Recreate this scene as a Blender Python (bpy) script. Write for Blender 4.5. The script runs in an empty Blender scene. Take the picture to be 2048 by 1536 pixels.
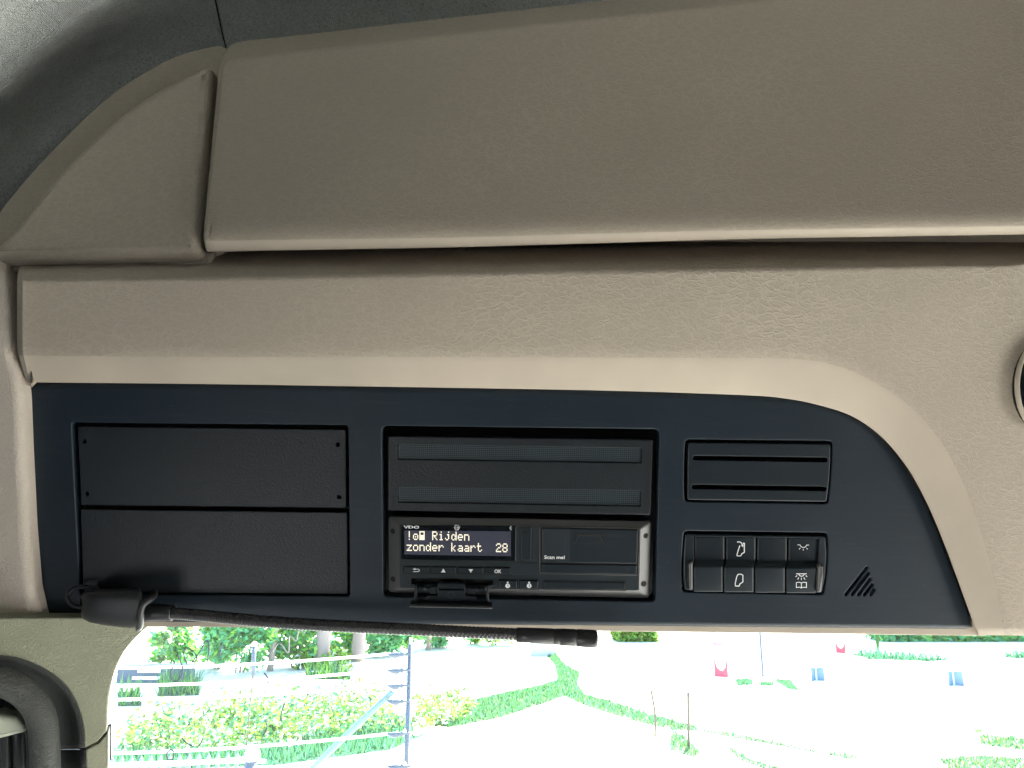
import bpy, math, random
from math import radians, sin, cos, pi, tan, sqrt
from mathutils import Vector, Matrix
from mathutils.geometry import tessellate_polygon
random.seed(7)
S = bpy.context.scene
COL = S.collection

# ------------------------------------------------------------------ camera, sky, sun, exposure
CAM_H = 2.7
PITCH = radians(13.0)
FPX = 1480.0                      # focal length in pixels of the 2048 px wide photograph
cd = bpy.data.cameras.new('camera'); cam = bpy.data.objects.new('camera', cd); COL.objects.link(cam)
cam.location = (0, 0, CAM_H); cam.rotation_euler = (pi / 2 + PITCH, 0, 0)
cd.sensor_width = 36; cd.lens = FPX * 36 / 2048; cd.clip_start = 0.01; cd.clip_end = 3000
S.camera = cam
SUN_EL, SUN_AZ = radians(50), radians(28)      # azimuth clockwise from +Y
w = bpy.data.worlds.new('World'); S.world = w; w.use_nodes = True
nt = w.node_tree; bg = nt.nodes['Background']
sky = nt.nodes.new('ShaderNodeTexSky'); sky.sky_type = 'NISHITA'; sky.sun_disc = False
sky.sun_elevation = SUN_EL; sky.sun_rotation = SUN_AZ; sky.air_density = 1.0; sky.dust_density = 1.6
nt.links.new(sky.outputs[0], bg.inputs[0]); bg.inputs[1].default_value = 0.15
sl = bpy.data.lights.new('sun', 'SUN'); sl.energy = 5.0; sl.angle = radians(0.53); sl.color = (1, .95, .87)
so = bpy.data.objects.new('sun', sl); COL.objects.link(so)
sd = Vector((sin(SUN_AZ) * cos(SUN_EL), cos(SUN_AZ) * cos(SUN_EL), sin(SUN_EL)))
so.rotation_euler = sd.to_track_quat('Z', 'Y').to_euler()
so.location = (20, -10, 30)
S.view_settings.view_transform = 'Standard'; S.view_settings.look = 'None'
S.view_settings.exposure = 3.57; S.view_settings.gamma = 1.0
S.cycles.use_denoising = True
try: S.cycles.denoiser = 'OPENIMAGEDENOISE'
except Exception: pass
S.cycles.max_bounces = 8; S.cycles.diffuse_bounces = 5; S.cycles.glossy_bounces = 3
S.cycles.transparent_max_bounces = 12; S.cycles.sample_clamp_indirect = 6.0
S.cycles.caustics_reflective = False; S.cycles.caustics_refractive = False

# ------------------------------------------------------------------ projection helpers
C0 = Vector((0, 0, CAM_H)); RX = Vector((1, 0, 0))
UP = Vector((0, -sin(PITCH), cos(PITCH))); FW = Vector((0, cos(PITCH), sin(PITCH)))
def ray(px, py): return RX * ((px - 1024) / FPX) + UP * ((768 - py) / FPX) + FW
def P3(px, py, z): return C0 + ray(px, py) * z
class Plane:
    """a flat face of the place; w is the height above it, towards the viewer"""
    def __init__(s, px, py, z, tilt=0, yaw=0, roll=0):
        s.O = P3(px, py, z)
        n = -FW
        # tilt>0: top edge nearer than bottom (faces downwards); yaw>0: right edge nearer
        R = Matrix.Rotation(radians(tilt), 3, RX) @ Matrix.Rotation(radians(-yaw), 3, UP)
        s.N = (R @ n).normalized()
        U = R @ RX; U = (Matrix.Rotation(radians(roll), 3, s.N) @ U).normalized()
        s.U = U; s.V = s.N.cross(U).normalized()
    def pt(s, px, py, w=0.0):
        d = ray(px, py); O = s.O + s.N * w
        return C0 + d * ((O - C0).dot(s.N) / d.dot(s.N))
    def uv(s, px, py, w=0.0):
        p = s.pt(px, py, w) - s.O
        return Vector((p.dot(s.U), p.dot(s.V)))
    def xyz(s, u, v, w=0.0): return s.O + s.U * u + s.V * v + s.N * w
def G(px, py, h=0.0):
    d = ray(px, py); return C0 + d * ((h - CAM_H) / d.z)
def GD(px, py, y):
    d = ray(px, py); return C0 + d * (y / d.y)

# ------------------------------------------------------------------ object helpers
def props(o, label=None, cat=None, group=None, kind=None):
    if label: o['label'] = label
    if cat: o['category'] = cat
    if group: o['group'] = group
    if kind: o['kind'] = kind
    return o
def thing(name, loc, label, cat, group=None):
    o = bpy.data.objects.new(name, None); o.location = loc; o.empty_display_size = .02
    COL.objects.link(o); return props(o, label, cat, group)
def root_of(o):
    while o.parent: o = o.parent
    return o
def mesh(name, verts, faces, m, parent=None, smooth=False, smooth_from=None, mats=None, fm=None, origin=None):
    off = Vector(root_of(parent).location) if parent else (Vector(origin) if origin is not None else Vector((0, 0, 0)))
    me = bpy.data.meshes.new(name)
    me.from_pydata([Vector(v) - off for v in verts], [], faces)
    for mm in (mats or [m]): me.materials.append(mm)
    if fm: me.polygons.foreach_set('material_index', fm)
    if smooth is True: me.polygons.foreach_set('use_smooth', [True] * len(me.polygons))
    elif smooth: me.polygons.foreach_set('use_smooth', smooth)
    me.update()
    o = bpy.data.objects.new(name, me); COL.objects.link(o)
    if parent: o.parent = parent
    else: o.location = off
    return o
def part_label(o, label): o['label'] = label; return o

def area(p): return .5 * sum(p[i][0] * p[(i + 1) % len(p)][1] - p[(i + 1) % len(p)][0] * p[i][1] for i in range(len(p)))
def rounded(pts, r, n=5):
    """fillet the corners of a closed polygon; r scalar or one per corner"""
    out = []; N = len(pts)
    for i, p in enumerate(pts):
        ri = r[i] if isinstance(r, (list, tuple)) else r
        a = Vector(pts[i - 1]); b = Vector(p); c = Vector(pts[(i + 1) % N])
        if ri <= 0: out.append(b); continue
        d1 = (a - b); d2 = (c - b); l1 = d1.length; l2 = d2.length; d1.normalize(); d2.normalize()
        ang = d1.angle(d2)
        if ang > radians(178): out.append(b); continue
        t = min(ri / tan(ang / 2), l1 * .45, l2 * .45)
        p0 = b + d1 * t; p2 = b + d2 * t
        for k in range(n + 1):
            s = k / n; out.append(p0 * (1 - s) ** 2 * 1 + b * 2 * s * (1 - s) + p2 * s * s)
    return out
def catmull(pts, n=8, closed=False):
    out = []; N = len(pts); P = [Vector(p) for p in pts]
    rng = range(N if closed else N - 1)
    for i in rng:
        p0 = P[i - 1] if (closed or i > 0) else P[0] * 2 - P[1]
        p1 = P[i]; p2 = P[(i + 1) % N]
        p3 = P[(i + 2) % N] if (closed or i + 2 < N) else p2 * 2 - p1
        for k in range(n):
            t = k / n
            out.append(.5 * ((2 * p1) + (p2 - p0) * t + (2 * p0 - 5 * p1 + 4 * p2 - p3) * t * t + (3 * p1 - p0 - 3 * p2 + p3) * t ** 3))
    if not closed: out.append(P[-1])
    return out
def offset(loop, d):
    out = []; N = len(loop)
    for i in range(N):
        a, b, c = loop[i - 1], loop[i], loop[(i + 1) % N]
        e1 = (b - a); e2 = (c - b)
        if e1.length < 1e-9: e1 = e2
        if e2.length < 1e-9: e2 = e1
        e1 = e1.normalized(); e2 = e2.normalized()
        n1 = Vector((-e1.y, e1.x)); n2 = Vector((-e2.y, e2.x))
        m = (n1 + n2) / max(.35, 1 + n1.dot(n2))
        out.append(b + m * d)
    return out
def plate_data(pl, outer, holes, wf, t, bev, hbev=None, seg=4):
    """flat piece with rounded rims; loops in plane uv. returns verts, faces, smooth flags"""
    V = []; F = []; SM = []
    loops = []
    o = [Vector(p) for p in outer]
    if area(o) < 0: o.reverse()
    loops.append((o, bev))
    for h in holes:
        h = [Vector(p) for p in h]
        if area(h) > 0: h.reverse()
        loops.append((h, hbev if hbev is not None else bev))
    fronts = []; backs = []
    for lp, b in loops:
        n = len(lp); rings = []
        if b > 0:
            for k in range(seg + 1):
                a = k / seg * pi / 2
                rings.append((b * (1 - sin(a)), wf - b * (1 - cos(a))))
            rings = [(b * (1 - sin(k / seg * pi / 2)), wf - b * (1 - cos(k / seg * pi / 2))) for k in range(seg + 1)]
        else: rings = [(0, wf)]
        base = len(V)
        for ins, ww in rings:
            for p in offset(lp, ins): V.append(pl.xyz(p.x, p.y, ww))
        for k in range(len(rings) - 1):
            for i in range(n):
                j = (i + 1) % n; a = base + k * n
                F.append((a + i, a + n + i, a + n + j, a + j)); SM.append(True)
        # side, own vertices
        sb = len(V)
        for ww in ((rings[-1][1]), wf - t):
            for p in lp: V.append(pl.xyz(p.x, p.y, ww))
        for i in range(n):
            j = (i + 1) % n
            F.append((sb + i, sb + n + i, sb + n + j, sb + j)); SM.append(False)
        fl = offset(lp, rings[0][0])
        fronts.append([Vector((p.x, p.y, 0)) for p in fl]); backs.append([Vector((p.x, p.y, 0)) for p in lp])
    for lps, ww, flip in ((fronts, wf, False), (backs, wf - t, True)):
        base = len(V)
        flat = [p for l in lps for p in l]
        for p in flat: V.append(pl.xyz(p.x, p.y, ww))
        for tri in tessellate_polygon(lps):
            a, b, c = [flat[i] for i in tri]
            ar = (b.x - a.x) * (c.y - a.y) - (c.x - a.x) * (b.y - a.y)
            tri = tuple(base + i for i in tri)
            if (ar < 0) != flip: tri = tri[::-1]
            F.append(tri); SM.append(False)
    return V, F, SM
def uvs(pl, pts, w): return [pl.uv(x, y, w) for x, y in pts]
def plate(name, pl, pts, m, parent, wf, t, bev=.0005, r=0, holes=(), hr=0, hbev=None, raw=False, seg=4, origin=None):
    """pts: corners as seen in the picture, put on the plane at height wf; r: corner radius in metres"""
    o = uvs(pl, pts, wf) if not raw else pts
    if r: o = rounded(o, r)
    hs = []
    for h in holes:
        hh = uvs(pl, h, wf)
        hs.append(rounded(hh, hr) if hr else hh)
    V, F, SM = plate_data(pl, o, hs, wf, t, bev, hbev, seg)
    return mesh(name, V, F, m, parent, smooth=SM, origin=origin)
def circ(cx, cy, r, n=18, ry=None): return [(cx + r * cos(2 * pi * k / n), cy + (ry or r) * sin(2 * pi * k / n)) for k in range(n)]
def pill(x0, y0, x1, y1, hw, n=6):
    a = Vector((x0, y0)); b = Vector((x1, y1)); d = (b - a).normalized(); nn = Vector((-d.y, d.x)); out = []
    ang = math.atan2(nn.y, nn.x)
    for k in range(n + 1): t = ang + pi * k / n; out.append((a.x + hw * cos(t), a.y + hw * sin(t)))
    for k in range(n + 1): t = ang + pi + pi * k / n; out.append((b.x + hw * cos(t), b.y + hw * sin(t)))
    return out
def grid_mesh(name, grid, m, parent, thick=0.0, closed=False, smooth=True, origin=None, flip=False, mats=None, fm=None):
    R = len(grid); Cn = len(grid[0]); V = [p for row in grid for p in row]; F = []
    for i in range(R - 1):
        for j in range(Cn if closed else Cn - 1):
            k = (j + 1) % Cn
            f = (i * Cn + j, (i + 1) * Cn + j, (i + 1) * Cn + k, i * Cn + k)
            F.append(f[::-1] if flip else f)
    o = mesh(name, V, F, m, parent, smooth=smooth, origin=origin, mats=mats, fm=fm)
    if thick:
        md = o.modifiers.new('thickness', 'SOLIDIFY'); md.thickness = thick; md.offset = -1
    return o
def profile(pts, rad, n=5):
    """open 3D polyline with rounded corners (rad per interior corner), and intermediate points"""
    out = [pts[0]]
    for i in range(1, len(pts) - 1):
        a, b, c = pts[i - 1], pts[i], pts[i + 1]; r = rad[i - 1]
        d1 = a - b; d2 = c - b
        t1 = min(r, d1.length * .48); t2 = min(r, d2.length * .48)
        p0 = b + d1.normalized() * t1; p2 = b + d2.normalized() * t2
        for k in range(n + 1):
            s = k / n; out.append(p0 * (1 - s) ** 2 + b * 2 * s * (1 - s) + p2 * s * s)
    out.append(pts[-1]); return out
def tube(path, rad, n=14, cap=True, seedn=None):
    """V,F for a tube along path; rad scalar or list"""
    V = []; F = []; N = len(path); ref = seedn or Vector((0, 0, 1)); prev = None
    for i, p in enumerate(path):
        t = (path[min(i + 1, N - 1)] - path[max(i - 1, 0)]).normalized()
        if prev is None:
            if abs(t.dot(ref)) > .95: ref = Vector((1, 0, 0))
            a = t.cross(ref).normalized()
        else: a = (prev - t * prev.dot(t)).normalized()
        prev = a; b = t.cross(a)
        r = rad[i] if isinstance(rad, (list, tuple)) else rad
        for k in range(n):
            an = 2 * pi * k / n; V.append(p + (a * cos(an) + b * sin(an)) * r)
    for i in range(N - 1):
        for k in range(n):
            j = (k + 1) % n; F.append((i * n + k, i * n + j, (i + 1) * n + j, (i + 1) * n + k))
    if cap: F.append(tuple(range(n))[::-1]); F.append(tuple(range((N - 1) * n, N * n)))
    return V, F
def tube_obj(name, path, rad, m, parent=None, n=14, origin=None, smooth=True):
    V, F = tube(path, rad, n); return mesh(name, V, F, m, parent, smooth=smooth, origin=origin)
def ribbons(name, pl, lines, wpx, w, m, parent):
    """flat printed strokes; each line = (points, closed)"""
    V = []; F = []
    for q, (pts, closed) in enumerate(lines):
        ww = w + q * .00002; P = uvs(pl, pts, ww); N = len(P); hw = wpx / 2 * PXM; L = []; R = []
        for i in range(N):
            a = P[i - 1] if (closed or i > 0) else P[i]; c = P[(i + 1) % N] if (closed or i < N - 1) else P[i]
            e1 = (P[i] - a); e2 = (c - P[i])
            if e1.length < 1e-9: e1 = e2
            if e2.length < 1e-9: e2 = e1
            e1 = e1.normalized(); e2 = e2.normalized(); n1 = Vector((-e1.y, e1.x)); n2 = Vector((-e2.y, e2.x))
            mt = (n1 + n2) / max(.5, 1 + n1.dot(n2))
            L.append(P[i] + mt * hw); R.append(P[i] - mt * hw)
        b = len(V)
        for p in L: V.append(pl.xyz(p.x, p.y, ww))
        for p in R: V.append(pl.xyz(p.x, p.y, ww))
        for i in range(N if closed else N - 1):
            j = (i + 1) % N; F.append((b + i, b + N + i, b + N + j, b + j))
    return mesh(name, V, F, m, parent)
def flat(name, pl, polys, w, m, parent):
    V = []; F = []
    for q, pts in enumerate(polys):
        b = len(V); ww = w + q * .00002
        uv = [Vector((p.x, p.y, 0)) for p in uvs(pl, pts, ww)]
        for p in uv: V.append(pl.xyz(p.x, p.y, ww))
        for tri in tessellate_polygon([uv]): F.append(tuple(b + i for i in tri))
    return mesh(name, V, F, m, parent)
def text(name, pl, s, px, py, hpx, w, m, parent, sx=1.0, bold=0.0, align='LEFT'):
    """lettering with cap height hpx, baseline-left at the point (px,py)"""
    cu = bpy.data.curves.new(name, 'FONT'); cu.body = s; cu.size = 1.0; cu.align_x = align; cu.offset = bold; cu.resolution_u = 3
    ob = bpy.data.objects.new(name, cu); COL.objects.link(ob)
    dg = bpy.context.evaluated_depsgraph_get(); dg.update()
    me = bpy.data.meshes.new_from_object(ob.evaluated_get(dg)); bpy.data.objects.remove(ob)
    o = pl.uv(px, py, w); k = hpx * PXM / max(v.co.y for v in me.vertices)
    V = [pl.xyz(o.x + v.co.x * k * sx, o.y + v.co.y * k, w) for v in me.vertices]
    F = [tuple(p.vertices) for p in me.polygons]
    return mesh(name, V, F, m, parent)
PXM = .503 / FPX

# ------------------------------------------------------------------ materials
def new_mat(name):
    m = bpy.data.materials.new(name); m.use_nodes = True
    n = m.node_tree; b = n.nodes['Principled BSDF']; return m, n, b
def N_(n, t, **kw):
    x = n.nodes.new(t)
    for k, v in kw.items():
        if hasattr(x, k) and k not in ('inputs',): setattr(x, k, v)
    return x
def L_(n, a, b): n.links.new(a, b)
def coords(n, scale=1.0, rot=(0, 0, 0), sc=None):
    tc = N_(n, 'ShaderNodeTexCoord'); mp = N_(n, 'ShaderNodeMapping')
    mp.inputs['Scale'].default_value = sc or (scale,) * 3; mp.inputs['Rotation'].default_value = rot
    L_(n, tc.outputs['Object'], mp.inputs['Vector']); return mp.outputs[0]
def noise(n, vec, scale, detail=4, rough=.55, dist=0):
    x = N_(n, 'ShaderNodeTexNoise'); x.inputs['Scale'].default_value = scale; x.inputs['Detail'].default_value = detail
    x.inputs['Roughness'].default_value = rough; x.inputs['Distortion'].default_value = dist
    if vec: L_(n, vec, x.inputs['Vector'])
    return x
def ramp(n, fac, stops):
    r = N_(n, 'ShaderNodeValToRGB'); e = r.color_ramp.elements
    e[0].position, e[0].color = stops[0][0], (*stops[0][1], 1)
    e[1].position, e[1].color = stops[-1][0], (*stops[-1][1], 1)
    for p, c in stops[1:-1]: x = e.new(p); x.color = (*c, 1)
    L_(n, fac, r.inputs[0]); return r.outputs[0]
def mth(n, op, a, b=None, c=None):
    x = N_(n, 'ShaderNodeMath'); x.operation = op
    for i, v in enumerate((a, b, c)):
        if v is None: continue
        if isinstance(v, (int, float)): x.inputs[i].default_value = v
        else: L_(n, v, x.inputs[i])
    return x.outputs[0]
def bump(n, b, h, strength, dist):
    x = N_(n, 'ShaderNodeBump'); x.inputs['Strength'].default_value = strength; x.inputs['Distance'].default_value = dist
    L_(n, h, x.inputs['Height']); L_(n, x.outputs[0], b.inputs['Normal'])
def sc3(c, k): return tuple(v * k for v in c)

def leather(name, col, cells=210, depth=.0005, rough=.62, strength=.8, crease=1.0):
    m, n, b = new_mat(name)
    v = coords(n, 1.0)
    wob = noise(n, v, 26, 3); wb2 = noise(n, v, 240, 2)
    mix = N_(n, 'ShaderNodeVectorMath'); mix.operation = 'SCALE'; L_(n, wob.outputs['Color'], mix.inputs[0]); mix.inputs['Scale'].default_value = .022
    mx2 = N_(n, 'ShaderNodeVectorMath'); mx2.operation = 'SCALE'; L_(n, wb2.outputs['Color'], mx2.inputs[0]); mx2.inputs['Scale'].default_value = .0035
    ad = N_(n, 'ShaderNodeVectorMath'); ad.operation = 'ADD'; L_(n, v, ad.inputs[0]); L_(n, mix.outputs[0], ad.inputs[1])
    ad2 = N_(n, 'ShaderNodeVectorMath'); ad2.operation = 'ADD'; L_(n, ad.outputs[0], ad2.inputs[0]); L_(n, mx2.outputs[0], ad2.inputs[1])
    def vor(scale, rot, sx):
        mp = N_(n, 'ShaderNodeMapping'); mp.inputs['Rotation'].default_value = (0, rot, 0); mp.inputs['Scale'].default_value = (sx, 1, 1)
        L_(n, ad2.outputs[0], mp.inputs[0])
        x = N_(n, 'ShaderNodeTexVoronoi'); x.feature = 'DISTANCE_TO_EDGE'; x.inputs['Scale'].default_value = scale; L_(n, mp.outputs[0], x.inputs['Vector'])
        return mth(n, 'MINIMUM', mth(n, 'MULTIPLY', x.outputs['Distance'], 7.0), 1.0)
    a = vor(cells * 1.5, .45, .6); c = vor(cells * .62, -.5, .45)
    fine = noise(n, v, 1500, 2)
    reg = noise(n, v, 9, 2)
    regf = mth(n, 'MULTIPLY_ADD', reg.outputs[0], 1.6, -.2)
    h = mth(n, 'ADD', mth(n, 'MULTIPLY', a, .5), mth(n, 'MULTIPLY', mth(n, 'MULTIPLY', c, regf), .9 * crease))
    ck = mth(n, 'ADD', mth(n, 'MULTIPLY', mth(n, 'SUBTRACT', 1.0, a), .07), mth(n, 'MULTIPLY', mth(n, 'MULTIPLY', mth(n, 'SUBTRACT', 1.0, c), regf), .13 * crease))
    h = mth(n, 'ADD', h, mth(n, 'MULTIPLY', fine.outputs[0], .35))
    h = mth(n, 'MULTIPLY', h, -1.0)
    tone = noise(n, v, 5, 3)
    c0 = ramp(n, tone.outputs[0], [(.3, sc3(col, .92)), (.7, sc3(col, 1.02))])
    vm = N_(n, 'ShaderNodeVectorMath'); vm.operation = 'SCALE'; L_(n, c0, vm.inputs[0]); L_(n, mth(n, 'ADD', ck, 1.0), vm.inputs['Scale'])
    L_(n, vm.outputs[0], b.inputs['Base Color'])
    b.inputs['Roughness'].default_value = rough; b.inputs['Specular IOR Level'].default_value = .35
    bump(n, b, h, strength, depth)
    return m
def plastic(name, col, rough=.5, grain=900, depth=.0002, strength=.5, spec=.5, dust=0.0):
    m, n, b = new_mat(name)
    v = coords(n, 1.0)
    g = noise(n, v, grain, 3, .6)
    g2 = noise(n, v, 14, 4)
    sp = noise(n, v, 520, 2, .5); sm = noise(n, coords(n, 1.0, sc=(3, 1, 40)), 9, 3)
    spk = mth(n, 'MULTIPLY', mth(n, 'GREATER_THAN', sp.outputs[0], .765), .5)
    smr = mth(n, 'MULTIPLY', mth(n, 'MAXIMUM', mth(n, 'SUBTRACT', sm.outputs[0], .55), 0.0), .25)
    c0 = ramp(n, g2.outputs[0], [(.3, sc3(col, .92)), (.72, sc3(col, 1.1 + dust))])
    md = N_(n, 'ShaderNodeMixRGB'); L_(n, mth(n, 'MULTIPLY', mth(n, 'ADD', spk, smr), .35), md.inputs[0]); L_(n, c0, md.inputs[1]); md.inputs[2].default_value = (.3, .3, .29, 1)
    L_(n, md.outputs[0], b.inputs['Base Color'])
    rr = mth(n, 'MULTIPLY_ADD', g2.outputs[0], .16, rough - .08); L_(n, rr, b.inputs['Roughness'])
    b.inputs['Specular IOR Level'].default_value = spec
    if strength: bump(n, b, g.outputs[0], strength, depth)
    return m
def pebble(name, col, rough=.45, cells=700, depth=.0003, strength=.7):
    m, n, b = new_mat(name); v = coords(n, 1.0)
    wob = noise(n, v, 300, 2)
    mix = N_(n, 'ShaderNodeVectorMath'); mix.operation = 'SCALE'; L_(n, wob.outputs['Color'], mix.inputs[0]); mix.inputs['Scale'].default_value = .002
    ad = N_(n, 'ShaderNodeVectorMath'); ad.operation = 'ADD'; L_(n, v, ad.inputs[0]); L_(n, mix.outputs[0], ad.inputs[1])
    x = N_(n, 'ShaderNodeTexVoronoi'); x.feature = 'SMOOTH_F1'; x.inputs['Scale'].default_value = cells; L_(n, ad.outputs[0], x.inputs['Vector'])
    h = mth(n, 'SUBTRACT', 1.0, x.outputs['Distance'])
    g2 = noise(n, v, 20, 3)
    L_(n, ramp(n, g2.outputs[0], [(.3, sc3(col, .9)), (.7, sc3(col, 1.15))]), b.inputs['Base Color'])
    b.inputs['Roughness'].default_value = rough; b.inputs['Specular IOR Level'].default_value = .38
    bump(n, b, h, strength, depth); return m
def fabric(name, col):
    m, n, b = new_mat(name)
    v = coords(n, 1.0, rot=(0, .7, 0))
    wv = N_(n, 'ShaderNodeTexWave'); wv.inputs['Scale'].default_value = 260; wv.inputs['Distortion'].default_value = .6; wv.inputs['Detail'].default_value = 1; L_(n, v, wv.inputs['Vector'])
    v2 = coords(n, 1.0, rot=(0, -.85, 0))
    w2 = N_(n, 'ShaderNodeTexWave'); w2.inputs['Scale'].default_value = 300; w2.inputs['Distortion'].default_value = .6; L_(n, v2, w2.inputs['Vector'])
    fl = noise(n, v, 420, 4, .7); bl = noise(n, v, 60, 4)
    weave = mth(n, 'ADD', wv.outputs['Fac'], w2.outputs['Fac'])
    pill_ = mth(n, 'GREATER_THAN', mth(n, 'ADD', fl.outputs[0], mth(n, 'MULTIPLY', bl.outputs[0], .35)), .80)
    h = mth(n, 'SUBTRACT', mth(n, 'MULTIPLY', weave, .6), mth(n, 'MULTIPLY', pill_, .7))
    c1 = ramp(n, fl.outputs[0], [(.3, sc3(col, .6)), (.6, sc3(col, 1.08))])
    mx = N_(n, 'ShaderNodeMixRGB'); mx.blend_type = 'MULTIPLY'; L_(n, pill_, mx.inputs[0]); L_(n, c1, mx.inputs[1]); mx.inputs[2].default_value = (.45, .46, .46, 1)
    L_(n, mx.outputs[0], b.inputs['Base Color']); b.inputs['Roughness'].default_value = .95; b.inputs['Specular IOR Level'].default_value = .1
    b.inputs['Sheen Weight'].default_value = .15
    bump(n, b, h, .9, .0006); return m
def simple(name, col, rough=.6, metal=0, emit=None, es=1, spec=.5):
    m, n, b = new_mat(name)
    g = noise(n, coords(n, 1.0), 60, 3)
    L_(n, ramp(n, g.outputs[0], [(.3, sc3(col, .93)), (.7, sc3(col, 1.06))]), b.inputs['Base Color'])
    b.inputs['Roughness'].default_value = rough; b.inputs['Metallic'].default_value = metal; b.inputs['Specular IOR Level'].default_value = spec
    if emit: b.inputs['Emission Color'].default_value = (*emit, 1); b.inputs['Emission Strength'].default_value = es
    return m
BEIGE = (.415, .362, .297)
M_beige = leather('beige_leather_grain', BEIGE, cells=400, depth=.00019, crease=1.1)
M_beige_door = leather('beige_door_grain', sc3(BEIGE, .84), cells=420, depth=.00016, crease=1.0)  # header beige darkened; the door's weaker light is put into the colour
M_lip = plastic('beige_smooth', sc3(BEIGE, 1.12), .55, 700, .00012, .5, .35)  # header beige lightened; the lip's stronger light is put into the colour
M_pillar = leather('pillar_grain', (.38, .39, .285), cells=400, depth=.0006, strength=1.0, crease=.4)
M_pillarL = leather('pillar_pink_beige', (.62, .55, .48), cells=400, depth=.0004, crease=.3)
M_fabric = fabric('grey_headliner_cloth', (.58, .61, .60))
M_fascia = plastic('black_fascia', (.011, .020, .031), .44, 1300, .00012, .6, .32)
M_blank = pebble('black_grained', (.014, .018, .023), .42, 950, .00022, .9)
M_mod = plastic('black_module', (.012, .019, .026), .38, 1500, .00008, .5, .35)
M_face = plastic('tachograph_face', (.018, .027, .034), .45, 1600, .00006, .4, .32)
M_bezel = plastic('tachograph_bezel', (.065, .067, .07), .35, 1600, .00006, .4, .7)
M_void = simple('dark_cavity', (.006, .007, .008), .8)
M_screen = simple('screen_bezel', (.006, .008, .010), .12)
M_lcd = simple('lcd_ground', (.02, .02, .025), .25, emit=(.05, .055, .08), es=.055)
M_pix = simple('lcd_lit_pixel', (.5, .45, .35), .5, emit=(1.0, .93, .72), es=.085)
M_print = simple('white_print', (.88, .9, .92), .6)
M_rub = plastic('black_rubber', (.020, .021, .024), .42, 900, .0001, .4, .5)
M_goose = plastic('black_gooseneck', (.035, .036, .038), .32, 900, .00005, .3, .6)
M_handle = leather('dark_grey_handle', (.10, .105, .10), cells=420, depth=.0008, rough=.4, strength=1.0, crease=.6)
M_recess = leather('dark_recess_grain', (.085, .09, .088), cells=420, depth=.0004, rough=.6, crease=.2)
M_door = simple('pale_green_trim', (.52, .55, .45), .5)

# ------------------------------------------------------------------ the faces of the overhead console
PL = Plane(1024, 1020, .503, tilt=4, yaw=0.5, roll=-0.65)
QL = Plane(1024, 400, .488, tilt=-13, yaw=1.5, roll=0)

def Wp(px, py, w): return PL.pt(px, py, w)
def Wq(px, py, w): return QL.pt(px, py, w)

# ---- header panel (beige band with rolled lip that wraps round the fascia)
cols = [
 ((38, 524), (34, 562), (34, 704), (50, 757)),
 ((46, 523), (42, 560), (42, 707), (58, 763)),
 ((90, 522), (90, 559), (90, 709), (95, 765)),
 ((400, 517), (400, 556), (400, 711), (400, 768)),
 ((800, 511), (800, 549), (800, 711), (800, 774)),
 ((1200, 505), (1200, 542), (1200, 712), (1200, 781)),
 ((1500, 502), (1500, 538), (1500, 713), (1480, 790)),
 ((1750, 500), (1700, 535), (1625, 718), (1570, 797)),
 ((1950, 499), (1850, 533), (1705, 739), (1640, 811)),
 ((2150, 498), (2000, 532), (1777, 777), (1705, 833)),
 ((2350, 497), (2170, 531), (1838, 824), (1762, 873)),
 ((2900, 600), (2650, 640), (1890, 888), (1812, 932)),
 ((2900, 750), (2650, 780), (1930, 965), (1852, 1003)),
 ((2900, 900), (2650, 930), (1962, 1052), (1886, 1082)),
 ((2900, 1100), (2650, 1110), (1990, 1150), (1917, 1165)),
 ((2900, 1274), (2650, 1273), (2014, 1271), (1955, 1270)),
]
header = thing('header_panel', P3(1024, 640, .5), 'wide beige grained header panel with a smooth rolled lip that wraps over the black console', 'trim panel')
grid = []
for k, (a, b, c, d) in enumerate(cols):
    e = .010 if k == 0 else 0
    wB = .017 - .003 * max(0, (k - 8)) / 8
    pts = [Wp(a[0], a[1] - 34, -.030), Wp(a[0], a[1] - 3, -.006 - e), Wp(b[0], b[1], .022 - e), Wp(c[0], c[1], wB - e), Wp(d[0], d[1], .0065 - e * .5), Wp(d[0], d[1], -.03)]
    grid.append(profile(pts, [.004, .0028, .006, .0012], 5))
# first a return on the left side, then smooth interpolation between the columns
ret = [p + PL.N * -.05 + PL.U * .004 for p in grid[0]]
NR = len(grid[0])
dense = [catmull([g[j] for g in grid], 7) for j in range(NR)]
rows = [[ret[j]] + dense[j] for j in range(NR)]
# split into grained face and smooth lip by row
cut = 1 + 6 * 2 + 6 // 2 + 1
nc = len(rows[0]) - 1
grid_mesh('panel_skin', rows, None, header, .004, mats=[M_beige, M_lip], fm=[0 if i < cut - 1 else 1 for i in range(len(rows) - 1) for j in range(nc)])
# beige strip under the fascia = the bottom return of the header
plate('bottom_strip', PL, [(74, 1236), (1960, 1240), (1975, 1272.5), (1500, 1266.5), (1100, 1262), (500, 1255.5), (270, 1253), (74, 1249)], M_lip, header, -.002, .02, .0008, .001)

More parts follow.
